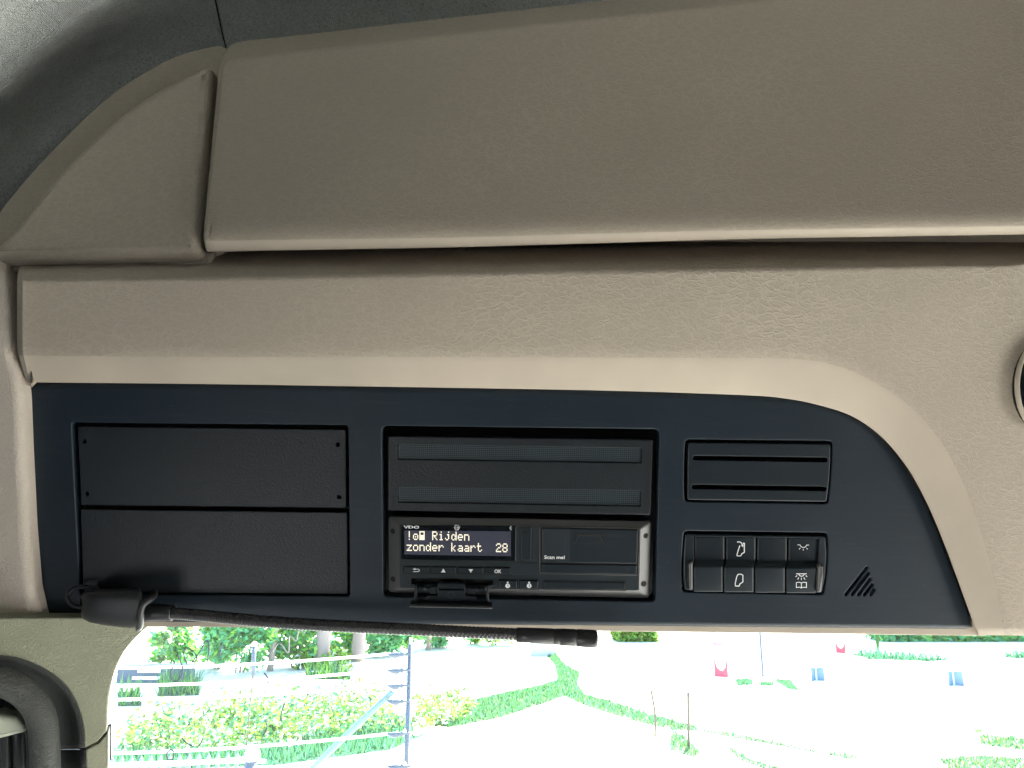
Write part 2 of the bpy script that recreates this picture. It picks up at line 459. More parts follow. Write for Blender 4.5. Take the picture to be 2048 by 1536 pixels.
# ---- overhead locker door
dcols = [
 ((446, 112), (438, 138), (406, 476), (410, 494)),
 ((452, 104), (444, 134), (410, 474), (414, 500)),
 ((478, 84), (468, 120), (424, 473.5), (428, 503.5)),
 ((600, 70), (600, 104), (560, 472), (560, 501)),
 ((994, 25), (1013, 56), (895, 468), (895, 495)),
 ((1211, 1), (1300, 26), (1200, 460), (1200, 486.5)),
 ((1500, -32), (1550, -2), (1500, 454), (1500, 478)),
 ((1900, -78), (1900, -44), (1850, 449), (1850, 472)),
 ((2350, -130), (2350, -95), (2350, 441), (2350, 464)),
 ((3400, -250), (3400, -215), (3400, 424), (3400, 446)),
]
door = thing('locker_door', P3(1024, 300, .52), 'large beige leather grained overhead locker door with rounded lower edge', 'locker door')
grid = []
for k, (a, b, c, d) in enumerate(dcols):
    e = (.007, .0015, 0)[k] if k < 3 else 0
    pts = [Wq(a[0], a[1], -.03), Wq(a[0], a[1], .0 - e), Wq(b[0], b[1], .010 - e), Wq(c[0], c[1], .012 - e), Wq(d[0], d[1], .003 - e), Wq(d[0], d[1], -.025)]
    grid.append(profile(pts, [.002, .003, .012, .0015], 5))
ret = [p + QL.N * -.03 + QL.U * .004 for p in grid[0]]
dense = [catmull([g[j] for g in grid], 7) for j in range(len(grid[0]))]
rows = [[ret[j]] + dense[j] for j in range(len(dense))]
cut = 1 + 6 * 2 + 6 // 2 + 1
nc = len(rows[0]) - 1
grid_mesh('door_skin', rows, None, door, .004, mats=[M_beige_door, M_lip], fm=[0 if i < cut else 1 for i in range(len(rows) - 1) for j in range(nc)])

# ---- quarter panel at the left of the door
quarter = thing('quarter_panel', P3(200, 400, .52), 'curved beige quarter panel left of the locker door, below the grey cloth headliner', 'trim panel')
arc = [(0, 420), (60, 347), (130, 272), (200, 206), (270, 154), (340, 116), (400, 97), (436, 90), (452, 94)]
flange = [(-90, 530), (-90, 540)]
fl = [(p.x, p.y) for p in catmull([(-70, 520)] + arc, 6)]
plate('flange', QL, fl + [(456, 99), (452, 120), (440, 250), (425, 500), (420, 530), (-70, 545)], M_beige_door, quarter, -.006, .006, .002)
arc2 = [(-30, 497), (14, 460), (70, 388), (140, 310), (205, 248), (275, 194), (340, 156), (385, 134), (408, 128)]
pad = [(p.x, p.y) for p in catmull(arc2, 6)] + [(418, 128), (412, 250), (399, 420), (392, 505), (200, 511), (-30, 516)]
o = uvs(QL, pad, .008)
nA = len(pad) - 6
o = rounded(o, [0] * nA + [.004, 0, 0, .006, 0, 0])
V, F, SM = plate_data(QL, o, [], .006, .012, .0065, None, 7)
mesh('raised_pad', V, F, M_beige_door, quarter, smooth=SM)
# dark gap floor between panels
gapw = plate('backing_rail', QL, [(-60, 440), (3300, 390), (3300, 550), (-60, 600)], M_beige_door, quarter, -.028, .006, .001)
bpy.context.view_layer.update()

# ---- cloth headliner
hl = thing('headliner', P3(200, 60, .5), 'grey woven cloth headliner curving down to the beige overhead panels, with a dark seam', 'headliner')
base = [(-160, 660), (-80, 545), (0, 440), (60, 366), (130, 290), (200, 226), (270, 176), (340, 140), (400, 120), (452, 112)]
def hl_rows(base, dirs, table):
    table = [(-130, .80)] + table
    g = []
    for (x, y), (dx, dy) in zip(base, dirs):
        g.append([P3(x + dx * d, y + dy * d, z) for d, z in table])
    c = [catmull(r, 5) for r in g]
    return [catmull([c[i][j] for i in range(len(c))], 6) for j in range(len(c[0]))]
tab = [(-40, .70), (30, .675), (85, .64), (130, .595), (180, .535), (260, .465), (420, .385), (700, .32)]
dirs = [(-.95, -.3), (-.9, -.42), (-.82, -.55), (-.76, -.64), (-.7, -.7), (-.64, -.76), (-.56, -.83), (-.42, -.9), (-.30, -.95), (-.20, -.98)]
grid_mesh('left_cloth', hl_rows(base, dirs, tab), M_fabric, hl, .004, flip=True)
base2 = [(456.5, 113), (480, 104), (560, 96), (800, 66), (1200, 24), (1700, -30), (2400, -110)]
dirs2 = [(-.20, -.98), (-.19, -.98), (-.17, -.98), (-.15, -.98), (-.1, -1), (-.1, -1), (-.1, -1)]
tab2 = [(-40, .70), (30, .675), (85, .645), (130, .61), (180, .56), (260, .49), (420, .40), (700, .33)]
grid_mesh('front_cloth', hl_rows(base2, dirs2, tab), M_fabric, hl, .004, flip=True)
sm_ = [P3(454 + dx * d, 112.5 + dy * d, z + .006) for (dx, dy) in [(-.2, -.98)] for d, z in tab]
V, F = tube(catmull(sm_, 5), .0016, 8); mesh('seam', V, F, M_void, hl, smooth=True)

# ---- left pillar trim and the lower pillar
lp = thing('pillar_trim', P3(10, 900, .5), 'narrow pale pinkish pillar trim at the left edge beside the black console', 'trim panel')
right = [(-6, 520), (6, 545), (15, 565), (18, 640), (18, 705), (36, 755), (40, 800), (44, 900), (52, 1060), (62, 1180), (76, 1241)]
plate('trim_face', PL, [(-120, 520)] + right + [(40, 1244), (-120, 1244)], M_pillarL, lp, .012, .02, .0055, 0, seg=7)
# near-black plate that paints the shade in the gap
plate('gap_shade_plate', PL, [(-40, 523), (30, 523), (60, 560), (60, 760), (95, 1250), (0, 1250)], M_void, lp, -.022, .004, .001)

# ---- black fascia
fas = thing('console_fascia', PL.pt(1000, 1240), 'flat black plastic console fascia with curved right end under the beige lip', 'console')
top = [(50, 766), (400, 768), (800, 774), (1100, 779), (1300, 784), (1450, 788), (1570, 796), (1640, 809), (1705, 832), (1762, 872), (1812, 932), (1852, 1003), (1886, 1082), (1917, 1165), (1946, 1243)]
tp = [(p.x, p.y) for p in catmull(top, 5)]
outer = [(x, y) for x, y in tp] + [(1948, 1256), (1934, 1260), (1500, 1256), (1100, 1252.5), (500, 1247.5), (84, 1243), (72, 1232), (62, 1150), (56, 1000), (48, 780)]
open_l = [(142.5, 845), (696, 850.5), (699.5, 1192.5), (160, 1189)]
open_t = [(763.5, 851.6), (1318.6, 858.5), (1310.5, 1203.5), (766.5, 1193.5)]
def bulge(p0, p1, b, n=6):
    return [(p0[0] + (p1[0] - p0[0]) * k / n + b * sin(pi * k / n), p0[1] + (p1[1] - p0[1]) * k / n) for k in range(n + 1)]
open_v = [(1371, 878.8)] + bulge((1665.4, 882), (1656.5, 1007), 2) + bulge((1369.5, 1003), (1371, 878.8), -2)[:-1]
open_s = [(1368, 1062)] + bulge((1655.3, 1065.8), (1648, 1189), 4) + bulge((1364, 1184), (1368, 1062), -2)[:-1]
slots = []
for x0, y0, x1, y1 in ((1500, 1405, 1680, 1175), (1553, 1405, 1695, 1222), (1607, 1405, 1710, 1270), (1658, 1405, 1727, 1318), (1713, 1405, 1743, 1362)):
    slots.append(pill(1340 + x0 / 4.266, 860 + y0 / 4.266, 1340 + x1 / 4.266, 860 + y1 / 4.266, 2.2))
hole_uv = [rounded(uvs(PL, open_l, 0), .0022), rounded(uvs(PL, open_t, 0), .004), rounded(uvs(PL, open_v, 0), [.003] + [0.003] + [0] * 5 + [.003] * 2 + [0] * 5), rounded(uvs(PL, open_s, 0), [.003] + [0.003] + [0] * 5 + [.003] * 2 + [0] * 5)]
hole_uv += [uvs(PL, s, 0) for s in slots]
ou = uvs(PL, outer, 0)
if area(ou) < 0: ou.reverse()
leak_loop = offset(ou, -.0040)
V, F, SM = plate_data(PL, leak_loop, [offset(ou, .004)[::-1]], -.009, .004, 0)
mesh('light_leak_ring', V, F, M_void, fas, smooth=SM)  # added dark ring that stops the light leak under the lip
ou = offset(ou, -.0008)
V, F, SM = plate_data(PL, ou, hole_uv, 0, .012, .0045, .0010, 6)
mesh('fascia_plate', V, F, M_fascia, fas, smooth=SM)
for s in slots:
    plate('slot', PL, s, M_fascia, fas, -.0016, .002, 0)
plate('rear_housing', PL, [(90, 820), (1850, 830), (1850, 1225), (90, 1215)], M_void, fas, -.040, .004, 0)

# ---- blank covers
def cover(label, pts, m, holes):
    t = thing('blank_cover', PL.pt(430, (pts[0][1] + pts[2][1]) / 2, -.002), label, 'cover plate', 'blank covers in the left slot')
    plate('cover_plate', PL, pts, m, t, -.0018, .010, .0007, .0012, holes=[circ(x, y, 4.6) for x, y in holes], hbev=.0002)
    if holes:
        for x, y in holes: plate('screw_hole', PL, circ(x, y, 5.5), M_void, t, -.006, .002, 0)
    return t
cover('upper blank black cover plate with four small screw holes, left slot of the console', [(154.5, 853), (691, 859), (692, 1015.5), (162, 1010)], M_blank, [(168.8, 883), (675.6, 889), (174, 987.5), (678, 994)])
cover('lower blank black cover plate without holes, behind the gooseneck base', [(160.5, 1018.5), (694.5, 1025), (695.5, 1188.5), (166, 1185)], M_blank, [])

# ---- grille module above the tachograph
gm = thing('grille_module', PL.pt(1040, 1026, -.004), 'textured black cover with two long fine mesh grilles above the tachograph', 'grille cover')
g1 = [(794.8, 888.5), (1284.5, 896.5), (1283.5, 926.5), (795.5, 919)]
g2 = [(794.8, 974.5), (1282.6, 981.5), (1281.8, 1013), (795.7, 1004.8)]
plate('cover_body', PL, [(775, 871.5), (1307, 879), (1302, 1030.5), (775, 1021.5)], M_blank, gm, -.003, .012, .0011, .0012, holes=[g1, g2], hr=.0008, hbev=.0004)
def lattice(q):
    A, B, C, D = [Vector(p) for p in uvs(PL, q, -.0042)]
    V = []; F = []
    def bar(a, b, hw, w0, w1):
        d = (b - a).normalized(); n = Vector((-d.y, d.x)) * hw; k = len(V)
        for ww in (w0, w1):
            for p in (a + n, a - n, b - n, b + n): V.append(PL.xyz(p.x, p.y, ww))
        F.extend([(k, k + 1, k + 2, k + 3), (k + 4, k + 7, k + 6, k + 5), (k, k + 4, k + 5, k + 1), (k + 3, k + 2, k + 6, k + 7)])
    nx, ny = 118, 8
    for i in range(nx + 1):
        t = i / nx; bar(A.lerp(B, t), D.lerp(C, t), .00024, -.0042, -.0050)
    for j in range(ny + 1):
        t = j / ny; bar(A.lerp(D, t), B.lerp(C, t), .00024, -.00425, -.0050)
    o = mesh('mesh_grille', V, F, M_grl, gm); return o
M_grl = simple('grille_plastic', (.055, .075, .09), .4)
lattice(g1); lattice(g2)
plate('grille_backing', PL, [(785, 880), (1295, 887), (1293, 1022), (785, 1014)], M_void, gm, -.0125, .002, 0)

# ---- tachograph
tg = thing('tachograph', PL.pt(1040, 1190, -.004), 'black digital tachograph with lit two line display, keys and printer drawer', 'tachograph')
TW = .000
# body: chamfered frame from outer (low) to the inner face (high)
out_c = [(776.8, 1033), (1303, 1042.5), (1298.5, 1197), (777.5, 1185)]
in_c = [(799, 1049.5), (1281, 1057), (1278, 1181), (799.5, 1176)]
oo = rounded(uvs(PL, out_c, -.004), .0022); ii = rounded(uvs(PL, in_c, TW), .0012)
n = len(oo); V = []; F = []
for lpp, ww in ((oo, -.016), (oo, -.0046), (offset(oo, -.0002), -.0042)):
    pass
sgn = 1 if area(oo) > 0 else -1
ring = [(oo, -.020), (oo, -.0046), (offset(oo, .0004 * sgn), -.004), (ii, TW)]
for lpp, ww in ring:
    for p in lpp: V.append(PL.xyz(p.x, p.y, ww))
for k in range(3):
    for i in range(n):
        j = (i + 1) % n; f = (k * n + i, k * n + j, (k + 1) * n + j, (k + 1) * n + i); F.append(f if sgn > 0 else f[::-1])
mesh('bezel', V, F, M_bezel, tg)
slot_q = [(822.7, 1156), (985.5, 1159), (985.5, 1171.5), (822.7, 1168.5)]
plate('front_face', PL, in_c, M_face, tg, TW + .0001, .003, .0003, .0012, holes=[slot_q], hr=.0004, hbev=.0002)
# screw holes in the bezel ears: small dark cups set into the chamfer
def on_cham(px, py):
    # height on the chamfer, by distance between outer and inner edges
    if px < 1000: t = (px - 777) / 22.0
    else: t = (1300.5 - px) / 21.0
    return -.004 + (.004 + TW) * t
for x, y in ((785.7, 1062.3), (786, 1158.4), (1291.7, 1071.4), (1288, 1167.8)):
    wv = on_cham(x, y); c = [PL.uv(px, py, wv) for px, py in circ(x, y, 5.3, 20)]
    V = []; tl = (.004 + TW) / (22 * PXM) * (1 if x < 1000 else -1)
    cu = PL.uv(x, y, wv)
    for p in c: V.append(PL.xyz(p.x, p.y, wv + (p.x - cu.x) * tl + .00025))
    for p in c: V.append(PL.xyz(p.x, p.y, wv + (p.x - cu.x) * tl - .0004))
    k = len(c); F = [tuple(range(k))] + [(i, (i + 1) % k, k + (i + 1) % k, k + i) for i in range(k)]
    mesh('screw_hole', V, F, M_void, tg)
# display
disp = plate('display', PL, [(800.5, 1050.5), (1032, 1052), (1031.5, 1122.5), (801, 1119.5)], M_screen, tg, TW + .0006, .002, .0003, .0005)
plate('lit_screen', PL, [(808.9, 1060.8), (1021.9, 1063), (1021.9, 1112.4), (808.9, 1109)], M_lcd, disp, TW + .0008, .0006, 0)
FONT = {
 '!': "00100 00100 00100 00100 00100 00000 00100", 'o': "00000 00000 01110 10001 10001 10001 01110",
 'R': "11110 10001 10001 11110 10100 10010 10001", 'i': "00100 00000 01100 00100 00100 00100 01110",
 'j': "00010 00000 00110 00010 00010 10010 01100", 'd': "00001 00001 01101 10011 10001 10011 01101",
 'e': "00000 00000 01110 10001 11111 10000 01110", 'n': "00000 00000 11110 10001 10001 10001 10001",
 'z': "00000 00000 11111 00010 00100 01000 11111", 'k': "10000 10000 10010 10100 11000 10100 10010",
 'a': "00000 00000 01110 00001 01111 10001 01111", 'r': "00000 00000 10110 11001 10000 10000 10000",
 't': "01000 01000 11110 01000 01000 01001 00110", '2': "01110 10001 00001 00110 01000 10000 11111",
 '8': "01110 10001 10001 01110 10001 10001 01110",
 '@': "00000 00000 01110 10001 10101 10001 01110", '#': "11111 10001 10001 11111 11111 11111 11111"}
def dots(s, x0, y0, w):
    V = []; F = []; O = PL.uv(x0, y0, w); du = 2.13 * PXM * .985; dv = 2.62 * PXM * .985
    for ci, ch in enumerate(s):
        if ch not in FONT: continue
        for r, row in enumerate(FONT[ch].split()):
            for c, bit in enumerate(row):
                if bit == '1':
                    u = O.x + (ci * 6.1 + c) * du; v = O.y - r * dv; b = len(V)
                    for a, e in ((0, 0), (1, 0), (1, 1), (0, 1)): V.append(PL.xyz(u + a * du * .93, v - e * dv * .93, w))
                    F.append((b, b + 3, b + 2, b + 1))
    return mesh('display_text', V, F, M_pix, disp)
dots('!@# Rijden', 813.4, 1062.0, TW + .001)
dots('zonder kaart  28', 813.4, 1084.2, TW + .001)
text('brand_lettering', PL, 'VDO', 807.6, 1056.6, 5.6, TW + .0008, M_print, disp, sx=1.85, bold=.03)
hx = [(913.7 + 5.4 * cos(pi / 3 * k), 1055 + 5.4 * sin(pi / 3 * k)) for k in range(6)]
ribbons('approval_mark', PL, [(hx, True), ([(912.3, 1052.8), (911.3, 1055), (912.3, 1057.4)], False), ([(915.2, 1052.8), (915.2, 1057)], False), ([(916.8, 1054.2), (916.6, 1056.8)], False)], 1.1, TW + .0008, M_print, disp)
ribbons('wireless_mark', PL, [([(1019, 1054.2), (1023, 1058.4), (1021, 1060.8), (1021, 1051.2), (1023, 1053.6), (1019, 1058)], False)], .9, TW + .0008, M_print, disp)
plate('lower_field', PL, [(800.5, 1121.5), (1076, 1124.5), (1076, 1149), (803, 1146)], M_face, tg, TW + .0003, .001, .0003, .0012)
def key(pts, h=.0014, nm='key'):
    x0 = min(p[0] for p in pts) - 1.6; x1 = max(p[0] for p in pts) + 1.6; y0 = min(p[1] for p in pts) - 1.6; y1 = max(p[1] for p in pts) + 1.4
    k = plate(nm, PL, pts, M_mod, tg, TW + h, .002, .0005, .0005)
    plate('gap', PL, [(x0, y0), (x1, y0 + .4), (x1, y1), (x0, y1 - .3)], M_void, k, TW + .00045, .0004, 0, .0006)
    return k
k1 = key([(808.4, 1133.5), (857.2, 1134), (857.2, 1145.6), (808.4, 1144.9)])
k2 = key([(863, 1134), (911.8, 1134.5), (911.8, 1146.6), (863, 1145.8)])
k3 = key([(917.6, 1134.8), (966.3, 1135.3), (966.3, 1147.6), (917.6, 1146.8)])
k4 = key([(971.8, 1135.5), (1020.8, 1136), (1020.8, 1148.8), (971.8, 1148)])
kz = TW + .0016
ribbons('back_symbol', PL, [([(829, 1138.3), (836, 1138.2), (838.4, 1139.6), (838.3, 1142), (836, 1143.3), (826, 1143.2)], False)], 1.5, kz, M_print, k1)
flat('back_arrow', PL, [[(825, 1138.2), (831, 1135.6), (831, 1140.6)]], kz + .00006, M_print, k1)
flat('up_symbol', PL, [[(886.6, 1137.6), (891.3, 1145), (881.9, 1144.9)]], kz, M_print, k2)
flat('down_symbol', PL, [[(937, 1138.2), (946.3, 1138.4), (941.5, 1145.8)]], kz, M_print, k3)
text('ok_lettering', PL, 'OK', 988.6, 1145.9, 7.2, kz, M_print, k4, sx=.92, bold=.02)
def person_key(pts, cx, num):
    k = key(pts); cy = 1170.2
    ps = [circ(cx, cy - 5.2, 1.9, 10), [(cx - 2.4, cy - 2.9), (cx + 2.4, cy - 2.9), (cx + 4.6, cy - .2), (cx + 4.9, cy + 3.6), (cx + 2.9, cy + 4.2), (cx + 2.6, cy + 5.8), (cx - 2.6, cy + 5.8), (cx - 2.9, cy + 4.2), (cx - 4.9, cy + 3.6), (cx - 4.6, cy - .2)]]
    s = flat('driver_symbol', PL, ps, kz, M_print, k)
    text('number', PL, num, cx - 1.5, cy + 3.9, 5.4, kz + .0001, M_void, s, bold=.01)
person_key([(997.8, 1160.8), (1033.7, 1161.2), (1033.7, 1177.2), (997.8, 1176.6)], 1015.4, '1')
person_key([(1040.2, 1161.3), (1076.2, 1161.8), (1076.2, 1178), (1040.2, 1177.4)], 1058.2, '2')
cs = plate('card_slot_door', PL, [(1087.5, 1163), (1250.5, 1166.2), (1250.5, 1180), (1087.5, 1177.4)], M_mod, tg, TW + .0007, .002, .0004, .0003)
plate('gap', PL, [(1085.8, 1160.8), (1253, 1164.2), (1252.3, 1181.8), (1085.8, 1178.6)], M_void, cs, TW + .0004, .0003, 0, .0004)
dl = plate('download_flap', PL, [(1041.5, 1054.5), (1063, 1055.2), (1062, 1121), (1041, 1120)], M_mod, tg, TW + .0007, .0015, .0004, .0004)
plate('gap', PL, [(1038.5, 1051.8), (1065.4, 1052.5), (1064.4, 1123), (1038.6, 1122.2)], M_void, dl, TW + .0004, .0003, 0, .0007)
plate('finger_notch', PL, [(1045.2, 1063), (1056, 1063.4), (1055, 1068), (1048, 1068), (1044.8, 1073.5)], M_void, dl, TW + .0010, .0003, 0)
pg_ = plate('printer_drawer', PL, [(1083.5, 1055.8), (1276.5, 1060), (1274, 1127.8), (1083, 1124.8)], M_mod, tg, TW + .0010, .003, .0006, .0012)
plate('gap', PL, [(1077.3, 1051.8), (1281, 1055), (1278.5, 1153), (1077.6, 1149)], M_void, pg_, TW + .0002, .0003, 0, .0018)
plate('drawer_rim', PL, [(1078.4, 1052.6), (1280, 1056), (1277.6, 1152), (1078.6, 1148)], M_bezel, pg_, TW + .0005, .0006, .0002, .0016, holes=[[(1080.4, 1054), (1278.4, 1057.6), (1276.2, 1150.5), (1080.6, 1146.6)]], hr=.0014, hbev=.0001)
plate('drawer_flap', PL, [(1083, 1127.6), (1274, 1130.6), (1273, 1150), (1083, 1146)], M_mod, pg_, TW + .0010, .002, .0006, .0008)
lab = plate('label_field', PL, [(1085.2, 1057.5), (1139.8, 1058.6), (1139.5, 1121.8), (1085, 1120.8)], M_face, pg_, TW + .00115, .0002, .00005, .0003)
text('scan_lettering', PL, 'Scan me!', 1088.4, 1117.4, 6.9, TW + .00125, M_print, lab, sx=1.2, bold=.022)
plate('latch_recess', PL, [(1151.4, 1066), (1206.6, 1066.6), (1207.4, 1086), (1199, 1071.6), (1157.5, 1071), (1148.5, 1089)], M_void, pg_, TW + .00108, .0003, 0)
ribbons('latch_edge', PL, [([(1148, 1089), (1157.6, 1071.3), (1199, 1071.9), (1207.2, 1086)], False)], .6, TW + .0012, M_bezel, pg_)
# open card-slot cover hanging from the slot
def zq(x, y): return (760 + x / 8.192, 1140 + y / 8.192)
def fl_plate(nm, q, m, w, t, b=.0004, r=.0004, par=None): return plate(nm, PL, [zq(*p) for p in q], m, par or flp, w, t, b, r)
plate('slot_interior', PL, [(820, 1153), (988, 1156), (988, 1174), (820, 1171)], M_void, tg, TW - .0035, .001, 0)
flp = plate('slot_cover', PL, [zq(*p) for p in ((610, 455), (760, 460), (780, 420), (940, 425), (950, 330), (1390, 335), (1400, 430), (1570, 440), (1585, 480), (1720, 485), (1800, 530), (1810, 570), (500, 545), (510, 510))], M_mod, tg, .006, .002, .0005, .0004)
fl_plate('hinge_block', ((955, 215), (1370, 220), (1400, 270), (1390, 330), (950, 325), (940, 270)), M_mod, .0045, .005, .001, .001)
fl_plate('hinge_tab', ((590, 285), (650, 272), (718, 290), (715, 365), (585, 360)), M_mod, .004, .004, .0008, .0008)
fl_plate('hinge_tab', ((1585, 310), (1650, 296), (1718, 312), (1715, 372), (1585, 370)), M_mod, .004, .004, .0008, .0008)
fl_plate('spring_arm', ((765, 300), (830, 290), (840, 275), (920, 278), (925, 385), (830, 395), (765, 330)), M_mod, .0035, .003, .0006, .0005)
fl_plate('spring_arm', ((1405, 290), (1560, 310), (1570, 340), (1560, 405), (1420, 390)), M_mod, .0035, .003, .0006, .0005)
fl_plate('side_arm', ((570, 250), (588, 262), (610, 400), (605, 520), (545, 520), (560, 400)), M_mod, .0062, .003, .0006, .0005)
fl_plate('side_arm', ((1770, 255), (1860, 235), (1855, 270), (1790, 280), (1775, 400), (1790, 545), (1730, 540), (1740, 400)), M_mod, .0062, .003, .0006, .0005)
fl_plate('cover_lip', ((485, 545), (1840, 570), (1835, 600), (480, 578)), M_mod, .010, .0045, .0006, .0005)
fl_plate('cover_edge', ((485, 582), (1845, 606), (1842, 642), (482, 614)), M_bezel, .0135, .0025, .0008, .0006)
ribbons('stud_ring', PL, [([zq(1165 + 55 * cos(k * pi / 8), 415 + 55 * sin(k * pi / 8)) for k in range(16)], True)], .7, .00615, M_bezel, flp)

# ---- slatted cover (two slots) on the right
vt = thing('storage_cover', PL.pt(1515, 1005), 'black cover with two long horizontal slots above the rocker switches', 'cover plate')
def inset_q(q, dx, dy): 
    cx = sum(p[0] for p in q) / len(q); cy = sum(p[1] for p in q) / len(q)
    return [(x - math.copysign(dx, x - cx), y - math.copysign(dy, y - cy)) for x, y in q]
vq = [(1377, 885)] + bulge((1661.5, 888), (1653.5, 1004), 2.5) + bulge((1374.5, 1000), (1377, 885), -1)[:-1]
s1 = pill(1390.5, 916, 1650.5, 919.5, 4.6); s2 = pill(1388.2, 973.5, 1648.5, 977.5, 4.6)
o = rounded(uvs(PL, vq, .0005), [.0018, .0018] + [0] * 5 + [.0018] * 2 + [0] * 5)
V, F, SM = plate_data(PL, o, [uvs(PL, s1, .0005), uvs(PL, s2, .0005)], .0005, .008, .0009, .0005)
mesh('cover_plate', V, F, M_mod, vt, smooth=SM)
plate('slot_backing', PL, [(1382, 900), (1656, 904), (1652, 992), (1380, 988)], M_void, vt, -.0078, .002, 0)

# ---- switch block
sw = thing('switch_block', PL.pt(1510, 1190), 'black block of four rocker switches with white door and lamp symbols', 'switch panel')
def z4(x, y): return (1340 + x / 4.266, 860 + y / 4.266)
fr = [z4(*p) for p in ((128, 885), (1330, 905), (1342, 1050), (1330, 1250), (1300, 1395), (125, 1372), (112, 1200), (118, 1000))]
inn = [z4(*p) for p in ((204, 908), (1274, 925), (1268, 1110), (1252, 1160), (1246, 1388), (196, 1372), (196, 1170), (206, 1110))]
plate('housing', PL, fr, M_mod, sw, -.0008, .010, .0012, .0025, holes=[inn], hr=.0002, hbev=.0003)
plate('housing_floor', PL, [z4(150, 890), z4(1320, 900), z4(1300, 1390), z4(140, 1375)], M_void, sw, -.009, .002, 0)
tops = [(210, 468), (476, 734), (741, 1001), (1008, 1270)]; bots = [(199, 452), (459, 717), (724, 983), (990, 1248)]
rockers = []
for i in range(4):
    (a, b), (c, d) = tops[i], bots[i]; dy = i * 4
    rows_ = []
    prof = [(a, b, 908 + dy, -.006), (a, b, 912 + dy, -.0024), (a, b, 1108 + dy, -.0026), (c, d, 1165 + dy, .0022), (c, d, 1378 + dy, .0008), (c, d, 1386 + dy, -.005)]
    gr = []
    for t in (0, .02, .06, .94, .98, 1):
        e = .0005 if t in (0, 1) else (.00012 if t in (.02, .98) else 0)
        pts = [PL.pt(*z4(x0 + (x1 - x0) * (.012 + .976 * t), y), w_ - e) for x0, x1, y, w_ in prof]
        gr.append(profile(pts, [.0006, .0012, .0014, .0006], 4))
    sd0 = [p - PL.N * .006 for p in gr[0]]; sd1 = [p - PL.N * .006 for p in gr[-1]]
    gr = [sd0] + gr + [sd1]
    g = [[gr[i2][j] for i2 in range(len(gr))] for j in range(len(gr[0]))]
    rockers.append(grid_mesh('rocker_switch', g, M_mod, sw, 0))
wu, wl = -.0020, .0026
def zz(pts): return [z4(*p) for p in pts]
# upper: vehicle door seen from the side, arrow in; lower: door outline
ribbons('door_symbol', PL, [(zz(((596, 985), (584, 1020), (570, 1070), (578, 1074), (604, 1074), (612, 1056), (634, 1044), (634, 968), (622, 966))), False), (zz(((572, 955), (596, 955), (608, 962), (618, 980))), False)], 1.9, wu, M_print, rockers[1])
flat('arrow_tip', PL, [zz(((606, 984), (626, 974), (624, 1000)))], wu + .0002, M_print, rockers[1])
ribbons('door_outline', PL, [(zz(((580, 1232), (608, 1230), (622, 1240), (622, 1296), (598, 1312), (588, 1332), (558, 1330), (556, 1310), (570, 1250))), True)], 1.9, wl, M_print, rockers[1])
ribbons('lamp_symbol', PL, [(zz(((1088, 980), (1108, 980), (1118, 994), (1130, 1002), (1146, 1002), (1158, 994), (1166, 982), (1186, 982))), False), (zz(((1112, 1006), (1102, 1018))), False), (zz(((1137, 1014), (1137, 1028))), False), (zz(((1163, 1006), (1174, 1018))), False)], 1.5, wu, M_print, rockers[3])
ribbons('reading_lamp_symbol', PL, [(zz(((1076, 1227), (1166, 1227))), False), (zz(((1098, 1230), (1108, 1244), (1122, 1248), (1136, 1244), (1146, 1230))), False), (zz(((1084, 1242), (1072, 1252))), False), (zz(((1098, 1258), (1090, 1276))), False), (zz(((1121, 1260), (1121, 1280))), False), (zz(((1142, 1258), (1152, 1276))), False), (zz(((1158, 1242), (1170, 1252))), False)], 1.5, wl, M_print, rockers[3])
ribbons('book_symbol', PL, [(zz(((1121, 1306), (1108, 1299), (1078, 1301), (1078, 1344), (1106, 1341), (1121, 1348), (1134, 1341), (1164, 1344), (1164, 1301), (1136, 1299))), True), (zz(((1121, 1308), (1121, 1346))), False)], 1.4, wl, M_print, rockers[3])
plate('finger_guard', PL, zz(((160, 1150), (172, 1126), (196, 1122), (196, 1370), (160, 1366))), M_bezel, sw, .0035, .008, .0012, .0008)
plate('finger_guard', PL, zz(((1262, 1165), (1280, 1145), (1312, 1160), (1314, 1250), (1294, 1390), (1254, 1388))), M_bezel, sw, .0035, .008, .0016, .0008)

# ---- gooseneck microphone
mk = thing('gooseneck_microphone', PL.pt(235, 1240, .0), 'black gooseneck microphone with ribbed flexible neck, lying along the lower console edge', 'microphone')
def z7(x, y): return (100 + x / 5.12, 1140 + y / 5.12)
secs = [(161.5, 1197, 1226, .010), (162.5, 1190, 1234, .018), (168, 1184, 1239, .024), (180, 1180, 1245, .028), (205, 1178, 1250, .030), (235, 1177, 1253.5, .031), (262, 1177, 1256, .031), (276, 1177, 1257, .031), (281, 1179, 1256.5, .0305), (283, 1184, 1252, .028), (283.5, 1200, 1240, .02)]
g = []
for x, yt, yb, th in secs:
    row = []
    for k in range(28):
        a = 2 * pi * k / 28; ca, sa = cos(a), sin(a)
        ex = .62; cx_ = math.copysign(abs(ca) ** ex, ca); sy_ = math.copysign(abs(sa) ** ex, sa)
        row.append(PL.pt(x + 1.5 * sy_, (yt + yb) / 2 - (yb - yt) / 2 * cx_, .014 + (th - .004) / 2 * (sy_) * .95))
    g.append(row)
grid_mesh('base_body', g, M_rub, mk, 0, closed=True)
lipc = [PL.pt(x, y, w_) for x, y, w_ in ((309, 1186, .012), (307, 1192, .018), (300, 1198, .022), (291, 1204, .025), (284, 1212, .027), (281, 1224, .0275), (280.5, 1238, .026), (280, 1250, .021), (278, 1256, .015))]
mesh('collar_lip', *tube(catmull(lipc, 6), .0023, 12), M_rub, mk, smooth=True)
nw = .014
